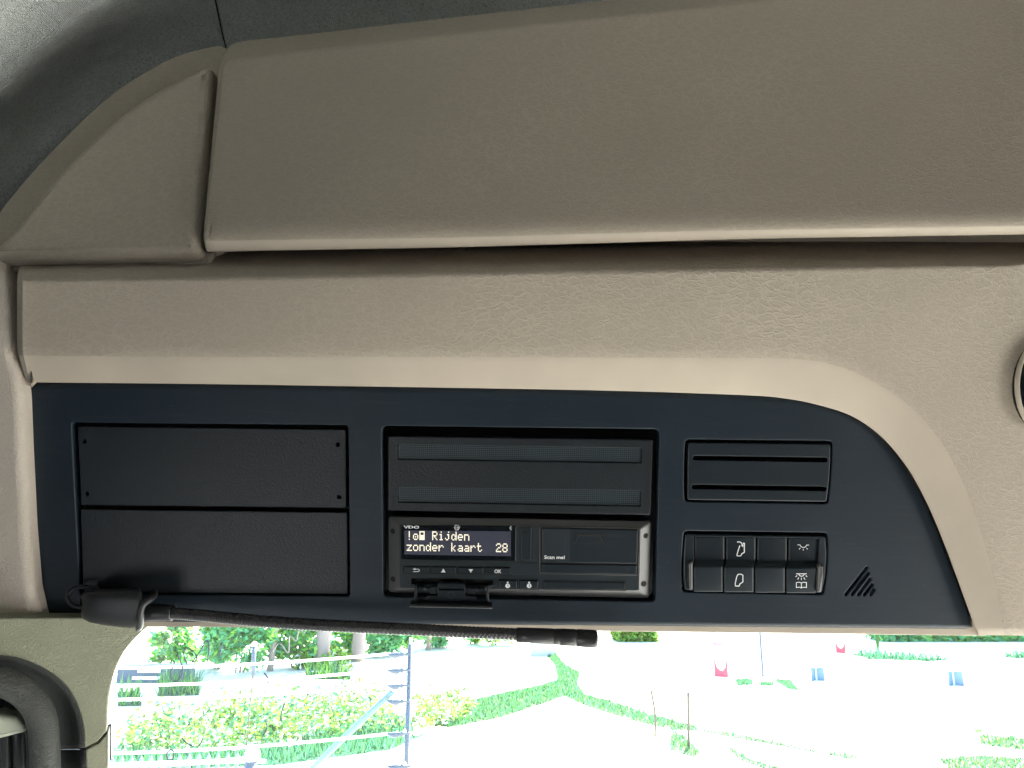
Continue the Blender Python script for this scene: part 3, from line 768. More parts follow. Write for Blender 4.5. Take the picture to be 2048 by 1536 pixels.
ctr = [PL.pt(x, y, nw) for x, y in ((280, 1224), (300, 1224.5), (325, 1225), (344, 1225.5), (346, 1225.5))]
mesh('neck_socket', *tube(ctr, [.0053, .0056, .0054, .0053, .0044], 24), M_rub, mk, smooth=True)
pth = [PL.pt(x, y, ww) for x, y, ww in ((342, 1226, nw), (400, 1230.5, .016), (460, 1236.5, .018), (540, 1243.5, .020), (630, 1249.5, .021), (720, 1254, .022), (820, 1258.5, .022), (930, 1264, .022), (1036, 1268.5, .022))]
dp = catmull(pth, 90)
rr_ = [.0036 * (1 + .13 * (abs(sin(pi * k / 7.2)) ** .7) - .04) for k in range(len(dp))]
mesh('flexible_neck', *tube(dp, rr_, 16), M_goose, mk, smooth=True)
tip = [PL.pt(x, y, .022) for x, y in ((1033, 1269.5), (1033.5, 1269.6), (1060, 1270.8), (1105, 1273), (1106, 1273), (1108, 1273.2), (1118, 1273.8), (1119, 1273.8), (1122, 1274), (1150, 1275.6), (1151, 1275.6), (1154, 1275.8), (1155, 1275.8), (1188, 1277.8), (1193, 1278.1), (1195, 1278.2))]
tr = [.0032, .0047, .0048, .0052, .0049, .0049, .0053, .0050, .0054, .0056, .0052, .0052, .0056, .0057, .0053, .0042]
mesh('microphone_tip', *tube(tip, tr, 28), M_rub, mk, smooth=True)
for a in range(5):
    an = -.9 + a * .5
    c = PL.pt(1166, 1276.4, .022) + (PL.N * cos(an) + PL.V * sin(an)) * .0054
    mesh('sound_hole', *tube([c, c + (PL.N * cos(an) + PL.V * sin(an)) * .0002], .0005, 8), M_void, mk)
lpth = [PL.pt(x, y, ww) for x, y, ww in ((200, 1178, .004), (172, 1173.5, .006), (150, 1176, .008), (137, 1188, .009), (136, 1200, .010), (146, 1211, .010), (160, 1214, .010), (175, 1213, .010))]
mesh('cable_loop', *tube(catmull(lpth, 8), .0014, 10), M_rub, mk, smooth=True)

# ---- dark oval at the right edge
ov = thing('oval_fitting', PL.pt(2080, 770, .012), 'dark oval recess with pale rounded rim cut off by the right edge', 'lamp')
# centre is right of the frame; only its left rim shows
cxy = (2092, 772)
rimc = [cxy[0] + 58 * cos(2 * pi * k / 40) for k in range(40)]
pth = [PL.pt(cxy[0] + 57 * cos(2 * pi * k / 40), cxy[1] + 92 * sin(2 * pi * k / 40), .0225) for k in range(41)]
V, F = tube(pth, .0017, 12, cap=False); mesh('rim', V, F, M_lip, ov, smooth=True)
plate('dark_oval', PL, circ(cxy[0], cxy[1], 54, 32, 89), M_screen, ov, .0245, .010, .002)  # plain dark oval plate filling the rim

# ------------------------------------------------------------------ lower left: windscreen pillar, handle, door edge
AL = Plane(150, 1380, .50, tilt=0, yaw=-22, roll=0)
ap = thing('windscreen_pillar', AL.pt(150, 1500), 'pale green beige grained windscreen pillar cover curving beside the glass', 'pillar')
edge = [(p.x, p.y) for p in catmull([(330, 1236), (312, 1244), (295.5, 1254), (262, 1286.6), (241, 1316.7), (225, 1356), (216.7, 1393), (214.4, 1423), (213.5, 1452)], 5)]
O_ = [(-90, 1306), (0, 1311), (46, 1319), (93, 1340), (130, 1370), (153, 1408), (165.5, 1451), (168.5, 1496)]
od = [(p.x, p.y) for p in catmull(O_, 5)]
plate('upper_cover', AL, [(-90, 1236)] + edge + [(212.5, 1464), (195, 1483.6), (169, 1497)] + od[::-1][1:], M_pillar, ap, 0, .012, .0012)
plate('lower_cover', AL, [(215.5, 1466.5), (214.5, 1640), (176, 1640), (172.5, 1540), (170.5, 1500), (197, 1486.5)], M_pillar, ap, -.0004, .012, .0012)
I_ = [(-90, 1372), (0, 1376), (30, 1384), (62, 1400), (82, 1424), (92, 1458), (96, 1496)]
Oc = catmull(O_, 5); Ic = catmull([(-90, 1372), (0, 1376), (30, 1384), (62, 1400), (82, 1424), (90, 1440), (94, 1468), (97, 1496)], 5)
def rec(Oc, Ic, nm):
    g = []
    for a, b in zip(Oc, Ic):
        g.append(catmull([AL.pt(a.x, a.y, -.0008), AL.pt(a.x + (b.x - a.x) * .16, a.y + (b.y - a.y) * .16, -.0035), AL.pt(a.x + (b.x - a.x) * .36, a.y + (b.y - a.y) * .36, -.013), AL.pt(b.x, b.y, -.026)], 5))
    grid_mesh(nm, [[r[j] for r in g] for j in range(len(g[0]))], M_recess, ap, .002)
rec(Oc, Ic, 'handle_recess')
rec([Vector((171, 1500.5)), Vector((173, 1540)), Vector((177, 1640))], [Vector((98, 1501)), Vector((99, 1540)), Vector((100, 1640))], 'handle_recess')
plate('seam_backing', AL, [(90, 1470), (222, 1450), (222, 1520), (90, 1530)], M_void, ap, -.040, .002, 0)  # added dark plate that stops light showing through the seam
plate('seam_filler', AL, [(160, 1490), (214, 1455), (216, 1475), (200, 1492), (176, 1505), (160, 1505)], M_void, ap, -.0035, .006, 0)
gh = thing('grab_handle', P3(95, 1536, .46), 'dark grey textured grab handle arching in the lower left corner', 'grab handle')
hp = [AL.pt(x, y, .006) for x, y in ((-90, 1356), (-30, 1356), (10, 1365), (46, 1384), (72, 1412), (85, 1446), (89, 1490), (91, 1536), (94, 1640))]
V, F = tube(catmull(hp, 8), .0088, 20); mesh('grip', V, F, M_handle, gh, smooth=True)
df = thing('door_edge_trim', P3(20, 1456, .47), 'pale green pointed trim tip behind the dark grab handle, lower left', 'trim')
plate('pale_tip', AL, [(-90, 1436), (0, 1431.5), (32, 1437), (51, 1450), (55, 1460), (46, 1467), (0, 1479), (-90, 1496)], M_door, df, .004, .014, .003, .002)
ws = thing('door_seal', P3(20, 1530, .5), 'dark rubber door seal standing in the lower left corner inside the grab handle', 'seal')
plate('seal_back', AL, [(-90, 1380), (90, 1380), (95, 1640), (-90, 1640)], M_recess, ws, -.024, .004, .001)
for x, r_ in ((12, .003), (38, .0042), (56, .0022)):
    mesh('seal_rib', *tube([AL.pt(x - 14, 1385, -.012), AL.pt(x, 1470, -.012), AL.pt(x + 5, 1640, -.012)], r_, 12), M_rub, ws, smooth=True)

# ------------------------------------------------------------------ the rest of the cab round the viewer (unseen; walls darkened and windows sized to shape the light)
M_wall = simple('cab_trim', (.34, .30, .24), .7); M_dark = simple('cab_dark_trim', (.05, .052, .055), .6)
M_seat = simple('seat_cloth', (.07, .075, .085), .9)
def box(name, x0, x1, y0, y1, z0, z1, m, kind='structure', parent=None):
    V = [Vector((x, y, z)) for x in (x0, x1) for y in (y0, y1) for z in (z0, z1)]
    F = [(0, 1, 3, 2), (4, 6, 7, 5), (0, 4, 5, 1), (2, 3, 7, 6), (0, 2, 6, 4), (1, 5, 7, 3)]
    o = mesh(name, V, F, m, parent, origin=None if parent else ((x0 + x1) / 2, (y0 + y1) / 2, z0))
    if kind and not parent: o['kind'] = kind
    return o
XL, XR, YB, YF, ZF, ZR = -.60, 1.62, -1.55, .75, 1.15, 3.45
box('cab_roof', XL - .05, XR + .05, YB - .05, YF + .3, ZR, ZR + .05, M_seat)
box('cab_floor', XL - .05, XR + .05, YB - .05, YF + .5, ZF - .05, ZF, M_dark)
box('rear_wall', XL, XR, YB - .05, YB, ZF, ZR, M_dark)
def side(x, nm, zs, y0, y1):
    box(nm, x - .02, x + .02, YB, YF + .3, ZF, zs[0], M_dark)
    box(nm, x - .02, x + .02, YB, YF + .3, zs[1], ZR, M_dark)
    box(nm, x - .02, x + .02, YB, y0, zs[0], zs[1], M_dark)
    box(nm, x - .02, x + .02, y1, YF + .3, zs[0], zs[1], M_dark)
side(XL, 'left_wall', (1.8, 2.3), -.75, .05)
side(XR, 'right_wall', (1.45, 2.28), -.8, .55)
box('front_wall', XL, XR, .606, .640, 2.645, 2.83, M_wall)
box('front_wall', XL, XR, .606, .84, 2.832, 2.85, M_wall)
box('front_wall', XL, XR, .80, .84, 2.852, ZR, M_wall)
box('added_dark_dash_box', XL, .12, .12, 1.15, ZF, 1.852, M_dark)  # added unseen dark box that cuts bounce light at the left end
box('dashboard', .122, XR, .20, 1.15, ZF, 1.85, simple('dash_bounce_trim', (.46, .45, .43), .7))  # unseen dash, made large and pale to bounce light upwards

# windscreen glass
m, n, b = new_mat('windscreen_glass')
n.nodes.remove(b); tr_ = N_(n, 'ShaderNodeBsdfTransparent'); tr_.inputs[0].default_value = (.93, .97, .95, 1)
gl = N_(n, 'ShaderNodeBsdfGlossy'); gl.inputs['Roughness'].default_value = .02; fz = N_(n, 'ShaderNodeFresnel'); fz.inputs[0].default_value = 1.25
mx = N_(n, 'ShaderNodeMixShader'); L_(n, fz.outputs[0], mx.inputs[0]); L_(n, tr_.outputs[0], mx.inputs[1]); L_(n, gl.outputs[0], mx.inputs[2])
dz = N_(n, 'ShaderNodeBsdfTranslucent'); dz.inputs[0].default_value = (.8, .95, .9, 1)
dn = noise(n, coords(n, 1.0), 22, 5, .65)
mz = N_(n, 'ShaderNodeMixShader'); L_(n, mth(n, 'MULTIPLY', dn.outputs[0], .040), mz.inputs[0]); L_(n, mx.outputs[0], mz.inputs[1]); L_(n, dz.outputs[0], mz.inputs[2])
L_(n, mz.outputs[0], n.nodes['Material Output'].inputs['Surface']); M_glass = m
wsn = thing('windscreen', (.4, .9, 1.9), 'clear windscreen glass below the console with a few scrawled smear lines', 'windscreen')
ptop = Wp(1024, 1250, -.030); n_ = Vector((0, 1, .0)); 
y0g, z0g = ptop.y, ptop.z; slope = .30      # y grows by slope per metre down
def GW(px, py):
    d = ray(px, py); t = (y0g - slope * (C0.z - z0g)) / (d.y + slope * d.z); return C0 + d * t
V = []
for off in (0, .005):
    for x, z in ((XL + .02, z0g + .02), (XR - .02, z0g + .02), (XR - .02, 1.86), (XL + .02, 1.86)): V.append(Vector((x, y0g + slope * (z0g - z) + off, z)))
mesh('pane', V[:4], [(0, 1, 2, 3)], M_glass, wsn)
M_sm = simple('smear_line', (.16, .22, .28), .5); M_smw = simple('smear_pale', (.6, .7, .7), .5)
def z3(x, y): return (200 + x / 2.926, 1230 + y / 2.926)
for pts, mm in (([(450, 225), (470, 270), (485, 320), (470, 372), (440, 390), (418, 360), (418, 320), (432, 300)], M_sm), ([(512, 290), (492, 240), (496, 205), (520, 195), (555, 225), (566, 260), (540, 275), (590, 210), (622, 150), (640, 190), (630, 265)], M_sm),
                ([(1010, 212), (1050, 165), (1100, 222), (1105, 160), (1112, 122), (1148, 150), (1165, 90), (1200, 105)], M_smw), ([(962, 340), (982, 370), (984, 400)], M_sm), ([(1082, 515), (1066, 560), (1052, 620)], M_sm), ([(480, 720), (510, 750), (548, 772)], M_sm), ([(605, 715), (590, 750), (572, 775)], M_sm), ([(400, 850), (390, 815), (410, 790), (432, 800), (428, 840), (405, 850)], M_sm), ([(970, 620), (978, 660), (958, 700)], M_sm), ([(715, 165), (700, 240)], M_sm)):
    mesh('smear_line', *tube(catmull([GW(*z3(*p)) for p in pts], 5), .00055, 6), mm, wsn, smooth=True)

# ------------------------------------------------------------------ outdoors
def ground_mat():
    m, n, b = new_mat('pale_dry_ground'); v = coords(n, 1.0)
    a = noise(n, v, .35, 6, .6); c = noise(n, v, 18, 5, .7)
    r1 = ramp(n, a.outputs[0], [(.35, (.46, .45, .40)), (.55, (.52, .50, .44)), (.75, (.42, .44, .34))])
    mx = N_(n, 'ShaderNodeMixRGB'); mx.blend_type = 'MULTIPLY'; mx.inputs[0].default_value = .5; L_(n, r1, mx.inputs[1])
    L_(n, ramp(n, c.outputs[0], [(.2, (.7, .7, .7)), (.6, (1, 1, 1))]), mx.inputs[2]); L_(n, mx.outputs[0], b.inputs['Base Color'])
    b.inputs['Roughness'].default_value = .95; bump(n, b, c.outputs[0], .5, .03); return m
gr = mesh('ground', [Vector(p) for p in ((-600, -400, 0), (600, -400, 0), (600, 900, 0), (-600, 900, 0))], [(0, 1, 2, 3)], ground_mat()); gr['kind'] = 'structure'
def leafm(name, c, tr=.3):
    m, n, b = new_mat(name)
    g = noise(n, coords(n, 1.0), 3.0, 4)
    oi = N_(n, 'ShaderNodeNewGeometry')
    rr = mth(n, 'ADD', mth(n, 'MULTIPLY', oi.outputs['Random Per Island'], .6), mth(n, 'MULTIPLY', g.outputs[0], .4))
    colr = ramp(n, rr, [(.15, sc3(c, .6)), (.5, c), (.85, (c[0] * 1.7, c[1] * 1.4, c[2] * 1.2))])
    L_(n, colr, b.inputs['Base Color']); b.inputs['Roughness'].default_value = .6
    b.inputs['Specular IOR Level'].default_value = .25
    t = N_(n, 'ShaderNodeBsdfTranslucent'); L_(n, colr, t.inputs[0]); mx = N_(n, 'ShaderNodeMixShader'); mx.inputs[0].default_value = .55
    L_(n, b.outputs[0], mx.inputs[1]); L_(n, t.outputs[0], mx.inputs[2]); L_(n, mx.outputs[0], n.nodes['Material Output'].inputs['Surface'])
    return m
M_grass = leafm('grass_green', (.038, .115, .032)); M_teal = leafm('shade_tinted_green', (.045, .17, .085)); M_leaf = leafm('leaf_green', (.12, .28, .05))  # M_teal is a leaf green with a shade tint in its colour
M_yel = leafm('yellow_green_leaf', (.11, .16, .02)); M_flower = simple('white_blossom', (.5, .5, .42), .7)
M_bark = simple('grey_bark', (.26, .20, .17), .9); M_rope = simple('white_fence_tape', (.8, .82, .8), .6)
M_post = simple('dark_blue_grey_post', (.030, .045, .070), .5); M_brace = simple('pale_teal_brace', (.075, .135, .14), .5)
M_white = simple('white_paint', (.8, .8, .8), .5); M_red = simple('red_reflective', (.50, .03, .06), .5); M_blue = simple('blue_board', (.06, .13, .20), .5)
M_bluep = simple('pale_blue', (.35, .5, .6), .5); M_purple = simple('purple_mark', (.18, .10, .32), .5); M_stake = simple('dry_wood_stake', (.062, .052, .026), .8); M_slate = simple('blue_grey_boards', (.045, .065, .095), .6)
def inpoly(x, y, P):
    c = False; j = len(P) - 1
    for i in range(len(P)):
        if (P[i][1] > y) != (P[j][1] > y) and x < (P[j][0] - P[i][0]) * (y - P[i][1]) / (P[j][1] - P[i][1]) + P[i][0]: c = not c
        j = i
    return c
def quad(V, F, p, s, up=.5):
    a = Vector((random.gauss(0, 1), random.gauss(0, 1), random.gauss(0, 1) * .6)).normalized(); b = a.cross(Vector((random.gauss(0, 1), random.gauss(0, 1), random.gauss(0, 1)))).normalized()
    k = len(V); V += [p - a * s, p + b * s * .5, p + a * s, p - b * s * .5]; F.append((k, k + 1, k + 2, k + 3))
def blades(V, F, p, h, wd):
    an = random.uniform(0, pi); d = Vector((cos(an), sin(an), 0)) * wd; l = Vector((random.gauss(0, .3), random.gauss(0, .3), 1)) * h; k = len(V)
    V += [p - d, p + d, p + l]; F.append((k, k + 1, k + 2))
def patch(name, polys, dens, h, label, cat, mats, mix=(1,), leaf=None, spread=0):
    """ground cover growing where the pictured patches lie on the ground"""
    V = []; F = []; FM = []
    for poly in polys:
        W = [G(x, y) for x, y in poly]; P = [(p.x, p.y) for p in W]
        x0, x1 = min(p[0] for p in P), max(p[0] for p in P); y0, y1 = min(p[1] for p in P), max(p[1] for p in P)
        if not leaf:
            k = len(V); q3 = [Vector((p.x, p.y, 0)) for p in W]
            V += [Vector((p.x, p.y, .006 + .002 * polys.index(poly))) for p in q3]
            for tri in tessellate_polygon([q3]): F.append(tuple(k + i for i in tri)); FM.append(0)
        nn = int(min(60000, dens * (x1 - x0) * (y1 - y0)))
        for _ in range(nn):
            x = random.uniform(x0, x1); y = random.uniform(y0, y1)
            if not inpoly(x, y, P): continue
            k0 = len(F); hh = h * random.uniform(.4, 1)
            if leaf:
                cl_ = .5 + .5 * sin(x * 2.3 + 1.7 * sin(y * 1.9)) * sin(y * 2.9 + x)
                if random.random() > .35 + .65 * cl_: continue
                for q in range(2): quad(V, F, Vector((x + random.gauss(0, .05), y + random.gauss(0, .05), random.uniform(0.02, hh * (.5 + .8 * cl_)))), leaf * random.choice((.4, .6, .9, 1.4)))
            else: blades(V, F, Vector((x, y, 0)), hh, .012)
            mi = random.choices(range(len(mats)), mix)[0]; FM += [mi] * (len(F) - k0)
    o = mesh(name, V, F, None, mats=mats, fm=FM); return props(o, label, cat, kind='stuff')
# tree shadow streaks built as green grass strips, and other grass
patch('grass', [
  [(1075, 1290), (1100, 1292), (1130, 1330), (1160, 1345), (1155, 1368), (1170, 1390), (1230, 1405), (1300, 1430), (1390, 1452), (1400, 1462), (1345, 1460), (1260, 1440), (1165, 1410), (1130, 1392), (1085, 1408), (1000, 1436), (900, 1455), (870, 1452), (890, 1425), (950, 1400), (1010, 1385), (1085, 1370), (1115, 1360), (1110, 1330)],
  [(1345, 1462), (1375, 1480), (1400, 1505), (1388, 1515), (1340, 1500)],
  [(1395, 1460), (1460, 1466), (1560, 1488), (1640, 1505), (1720, 1515), (1700, 1518), (1580, 1495), (1470, 1476)],
  [(1450, 1490), (1500, 1520), (1560, 1536), (1530, 1538), (1480, 1520)]],
  700, .10, 'strip of green grass shaped as a tree shadow on the pale ground, branching near the stakes', 'grass', [M_grass, M_teal], (2, 1))
patch('grass', [[(1960, 1470), (2048, 1478), (2100, 1500), (2040, 1500), (1960, 1490)], [(1880, 1520), (1960, 1512), (2060, 1520), (2100, 1545), (1900, 1545)], [(1925, 1452), (1965, 1462), (1960, 1468)]],
  900, .08, 'low green grass patches at the lower right beyond the windscreen', 'grass', [M_grass, M_teal, M_yel], (2, 1, .5))
patch('ground_cover', [[(1470, 1360), (1505, 1360), (1505, 1370), (1475, 1371)], [(1520, 1366), (1548, 1366), (1546, 1372), (1520, 1372)], [(1548, 1360), (1580, 1362), (1598, 1382), (1575, 1378)]],
  1500, .10, 'small low green weeds growing on the pale ground beside the dark pole', 'weeds', [M_teal, M_grass], (1, 1))
patch('ground_cover', [[(1700, 1308), (1735, 1310), (1800, 1314), (1905, 1320), (1860, 1323), (1740, 1319)], [(2010, 1312), (2060, 1310), (2060, 1318), (2012, 1316)]],
  500, .35, 'bluish green weeds along the far kerb on the right', 'weeds', [M_teal, M_teal, M_slate], (2, 1, .4))
# flowering band in front of the pasture
patch('flowering_plants', [[(250, 1490), (330, 1462), (400, 1448), (480, 1430), (560, 1432), (620, 1420), (700, 1412), (760, 1420), (800, 1440), (830, 1446), (790, 1470), (640, 1490), (480, 1500), (230, 1512)]],
  900, .5, 'band of yellow green plants with white blossom behind the wire fence', 'plants', [M_yel, M_leaf, M_flower, M_teal], (1.6, 3.4, 1.0, 2.2), leaf=.045)
patch('flowering_plants', [[(832, 1400), (900, 1402), (950, 1420), (930, 1440), (890, 1456), (832, 1466)]],
  900, .4, 'green plants with white blossom just right of the tall fence post', 'plants', [M_yel, M_leaf, M_flower], (1, 3, 1.4), leaf=.045)
patch('grass', [[(225, 1512), (500, 1502), (780, 1476), (850, 1470), (780, 1500), (560, 1530), (225, 1545)], [(600, 1490), (640, 1462), (700, 1445), (780, 1438), (826, 1446), (826, 1462), (760, 1478)]],
  500, .22, 'dark green grass, its shade put into the colour, under the flowering band, lower left of the view', 'grass', [M_teal, M_grass], (2, 1))  # shade below the band is put into the dark green
patch('grass', [[(320, 1367), (398, 1367), (398, 1391), (315, 1393)], [(236, 1385), (280, 1383), (275, 1397), (236, 1397)], [(610, 1345), (700, 1347), (700, 1360), (620, 1358)], [(236, 1404), (283, 1404), (283, 1413), (236, 1413)]],
  260, .45, 'bright green grass tufts beyond the fence at the left of the view', 'grass', [M_grass, M_leaf, M_teal], (1, 2, 1))

BR = {M_teal: leafm('bluish_green_leaf', (.13, .42, .20)), M_leaf: leafm('fresh_green_leaf', (.20, .45, .08)), M_grass: leafm('mid_green_leaf', (.15, .36, .09))}
def bush(x, ytop, ybase, hw, label, cat, nleaf=2600, mats=None, mix=None):
    p = G(x, ybase); s = p.y / FPX * 1.0; hwid = hw * s * 1.02; hgt = max(.4, (ybase - ytop) * s * 1.02)
    t = thing('shrub', p, label, cat, 'shrubs and trees beyond the pasture')
    V = []; F = []; FM = []; mats = mats or [M_leaf, M_grass, M_teal]; cl = []
    for _ in range(16):
        cl.append(Vector((random.uniform(-1, 1) * hwid * .8, random.uniform(-.5, .5) * hwid, random.uniform(.15, .95) * hgt)))
    for _ in range(nleaf):
        c = random.choice(cl); r = .28 * max(hwid, hgt * .5)
        q = p + c + Vector((random.gauss(0, 1), random.gauss(0, 1), random.gauss(0, .8))) * r * .55
        if q.z < .03: q.z = .03
        quad(V, F, q, random.uniform(.05, .11)); FM.append(random.choices(range(len(mats)), mix or [1] * len(mats))[0])
    mesh('foliage', V, F, None, t, mats=[BR.get(q, q) for q in mats], fm=FM)
    for k in range(3): mesh('stem', *tube([p + Vector((random.uniform(-.1, .1), 0, 0)), p + Vector((random.uniform(-.3, .3), 0, hgt * .6))], [.025, .012], 6), M_bark, t)
bush(345, 1235, 1330, 40, 'bright green shrub seen at the top left corner of the windscreen', 'shrub')
bush(480, 1225, 1345, 60, 'teal green shrub behind the short white capped fence post', 'shrub', 3600, [M_teal, M_leaf, M_grass], [2, 1, 1])
bush(585, 1230, 1335, 55, 'green shrub under the ribbed microphone neck, right of the capped post', 'shrub', 3200, [M_teal, M_leaf, M_yel], [2, 2, .5])
bush(745, 1235, 1312, 55, 'dark teal shrub just left of the tall insulator post', 'shrub', 3000, [M_teal, M_grass], [2, 1])
bush(640, 1305, 1336, 50, 'low yellow green shrub at the foot of the grey tree trunk', 'shrub', 1800, [M_leaf, M_yel, M_flower], [2, 2, .7])
bush(890, 1235, 1296, 50, 'teal green shrub right behind the tall insulator post', 'shrub', 2600, [M_teal, M_grass, M_yel], [2, 1, .3])
bush(985, 1240, 1290, 45, 'small green shrub behind the microphone tip', 'shrub', 2200, [M_teal, M_leaf, M_yel], [1, 2, .5])
bush(432, 1240, 1338, 34, 'small teal shrub between the bright corner shrub and the capped post', 'shrub', 2200, [M_teal, M_leaf, M_yel], [2, 2, .5])
bush(690, 1235, 1318, 34, 'narrow green shrub growing between the two thick grey trunks', 'shrub', 2200, [M_teal, M_leaf], [1, 1])
bush(815, 1235, 1305, 36, 'green shrub hidden half behind the top of the tall insulator post', 'shrub', 2200, [M_leaf, M_teal], [1, 1])
def tree(x, ybase, r, label, lean=0):
    p = G(x, ybase); t = thing('tree', p, label, 'tree', 'shrubs and trees beyond the pasture')
    pts = [p + Vector((lean * k * .25 + random.gauss(0, .02), 0, k * .9)) for k in range(6)]
    mesh('trunk', *tube(catmull(pts, 4), [r * (1.15 - .035 * k) for k in range(21)], 12), M_bark, t, smooth=True)
    tp_ = pts[-1]
    for k in range(5):
        an = k * 1.3; e = tp_ + Vector((cos(an) * 1.2, sin(an) * 1.2, 1.0 + .3 * k))
        mesh('limb', *tube([tp_ - Vector((0, 0, .6)), (tp_ + e) / 2 + Vector((0, 0, .1)), e], [r * .5, r * .35, r * .15], 8), M_bark, t, smooth=True)
    V = []; F = []; FM = []; cl = [tp_ + Vector((random.gauss(0, 1.0), random.gauss(0, 1.0), random.uniform(-.6, 2.6))) for _ in range(26)]
    for _ in range(4200):
        q = random.choice(cl) + Vector((random.gauss(0, .38), random.gauss(0, .38), random.gauss(0, .3)))
        quad(V, F, q, random.uniform(.06, .12)); FM.append(random.choices((0, 1, 2), (2, 1, 1))[0])
    mesh('crown', V, F, None, t, mats=[M_leaf, M_teal, M_yel], fm=FM)
tree(645, 1336, .17, 'tree with a thick grey trunk standing left of the tall insulator post, nearest its shrubs')
tree(716, 1322, .16, 'tree with a thick grey trunk between the other trunk and the insulator post')
tree(541, 1342, .07, 'slender pale tree trunk between the capped post and the thick trunks')
tree(858, 1300, .07, 'slender tree just right of the tall insulator post', .3)

# wire fence with insulator post
fy = 6.5
wf_ = thing('wire_fence', GD(820, 1560, fy) * 1.0, 'electric wire fence with a tall dark insulator post and white tapes', 'fence')
wf_.location.z = 0
ft = GD(821.5, 1288, fy); fbm = GD(812, 1560, fy); fbm.z = 0; fbm.x = ft.x - .02
mesh('post', *tube([fbm, ft], .021, 12), M_post, wf_, smooth=True)
mesh('post_pin', *tube([ft, ft + Vector((0, 0, .05))], .012, 8), M_rope, wf_)
for yy in (1308, 1340, 1371, 1402, 1467, 1532):
    c = GD(815, yy, fy - .02)
    o = mesh('insulator', *tube([c + Vector((.022, 0, 0)), c + Vector((-.03, 0, 0)), c + Vector((-.045, 0, -.004)), c + Vector((-.06, 0, -.006)), c + Vector((-.085, 0, -.008)), c + Vector((-.115, 0, -.01)), c + Vector((-.15, 0, -.004)), c + Vector((-.165, 0, .004))], [.012, .012, .024, .012, .026, .022, .012, .006], 10), M_post, wf_, smooth=True)
    mesh('insulator_cap', *tube([c + Vector((-.02, -.02, .012)), c + Vector((-.02, -.02, .04))], [.016, .006], 8), M_white, wf_)
for (a, b_) in (((150, 1337), (780, 1308)), ((150, 1373), (780, 1340)), ((150, 1400), (780, 1371)), ((150, 1509), (785, 1467)), ((150, 1534), (500, 1514))):
    A = GD(a[0], a[1], fy); B = GD(b_[0], b_[1], fy); d = (A - B) / 14
    mesh('tape', *tube([A + d * 3] + [A.lerp(B, k / 12) - Vector((0, 0, .03 * sin(pi * k / 12))) for k in range(13)], .011, 6), M_rope, wf_, smooth=True)
A = GD(786, 1382, fy); B = GD(600, 1560, fy + .6); mesh('brace', *tube([A, B, B + (B - A) * .4], .026, 10), M_brace, wf_, smooth=True)
# short post with white cap and thin rod below
sp = thing('capped_post', GD(508, 1560, 7.2), 'thin fence rod with a thicker grey top and round white cap', 'post')
sp.location.z = 0
tpp = GD(508.5, 1292, 7.2); md_ = GD(506, 1350, 7.2); lo = Vector((md_.x - .03, 7.2, 0))
mesh('upper_tube', *tube([md_, tpp], .020, 10), M_slate, sp, smooth=True)
mesh('cap', *tube([tpp, tpp + Vector((0, 0, .015)), tpp + Vector((0, 0, .03)), tpp + Vector((0, 0, .04))], [.024, .027, .02, .004], 10), M_white, sp, smooth=True)
mesh('rod', *tube([lo, md_], .006, 8), M_stake, sp, smooth=True)
# picket fence
pk = thing('picket_fence', (GD(360, 1520, 6).x, 6, 0), 'low white rail fence with pale pickets at the bottom left of the view', 'fence')
for k in range(15):
    x = 206 + k * 19.2; t_ = GD(x, 1516 - k * .7, 6.0)
    V = []
    for z in (0, t_.z - .02): V += [Vector((t_.x - .012, 5.99, z)), Vector((t_.x + .012, 5.99, z)), Vector((t_.x + .012, 6.01, z)), Vector((t_.x - .012, 6.01, z))]
    V.append(Vector((t_.x, 6.0, t_.z + .012)))
    mesh('picket', V, [(0, 1, 5, 4), (1, 2, 6, 5), (2, 3, 7, 6), (3, 0, 4, 7), (4, 5, 8), (5, 6, 8), (6, 7, 8), (7, 4, 8)], M_brace, pk)
for y_ in (1529,):
    A = GD(180, y_ + 3, 5.96); B = GD(492, y_ - 8, 5.96)
    mesh('rail', *tube([A, B], .016, 8), M_white, pk, smooth=True)
    A2 = A.copy(); B2 = B.copy(); A2.z = B2.z = .5
    mesh('rail', *tube([A2, B2], .016, 8), M_white, pk, smooth=True)
cp = GD(505, 1502, 5.9)
gp = thing('gate_post', (cp.x, 5.9, 0), 'thick blue grey gate post with wide white cap ending the picket fence', 'post')
mesh('shaft', *tube([Vector((cp.x, 5.9, 0)), cp - Vector((0, 0, .06))], .047, 16), M_slate, gp, smooth=True)
mesh('cap', *tube([cp - Vector((0, 0, .06)), cp - Vector((0, 0, .03)), cp, cp + Vector((0, 0, .006))], [.055, .058, .05, .01], 16), M_white, gp, smooth=True)
mesh('hinge_bolt', *tube([cp + Vector((.04, 0, -.07)), cp + Vector((.10, 0, -.07))], .014, 8), M_white, gp, smooth=True)
# made-up blue grey box in place of a bluish shadow, far left
bd = thing('bluish_shadow_box', G(310, 1366), 'low blue grey box with white slots standing for a bluish shadow beyond the fence, left of the view', 'barrier')
a = G(232, 1366); c = G(382, 1364); dpt = a.y
h_ = 31 / FPX * dpt
def bx(nm, x0, x1, z0, z1, y, th, m, par): return box(nm, x0, x1, y, y + th, z0, z1, m, None, par)
bx('panel', a.x, c.x, 0, h_, dpt, .3, M_slate, bd)
for k in range(2):
    for j in range(2):
        bx('white_slot', a.x + .35 + .1 * k, a.x + .95 + .1 * j, h_ * (.2 + .4 * k), h_ * (.38 + .4 * k), dpt - .03 - .01 * j, .02, M_white, bd) if j == 0 else None
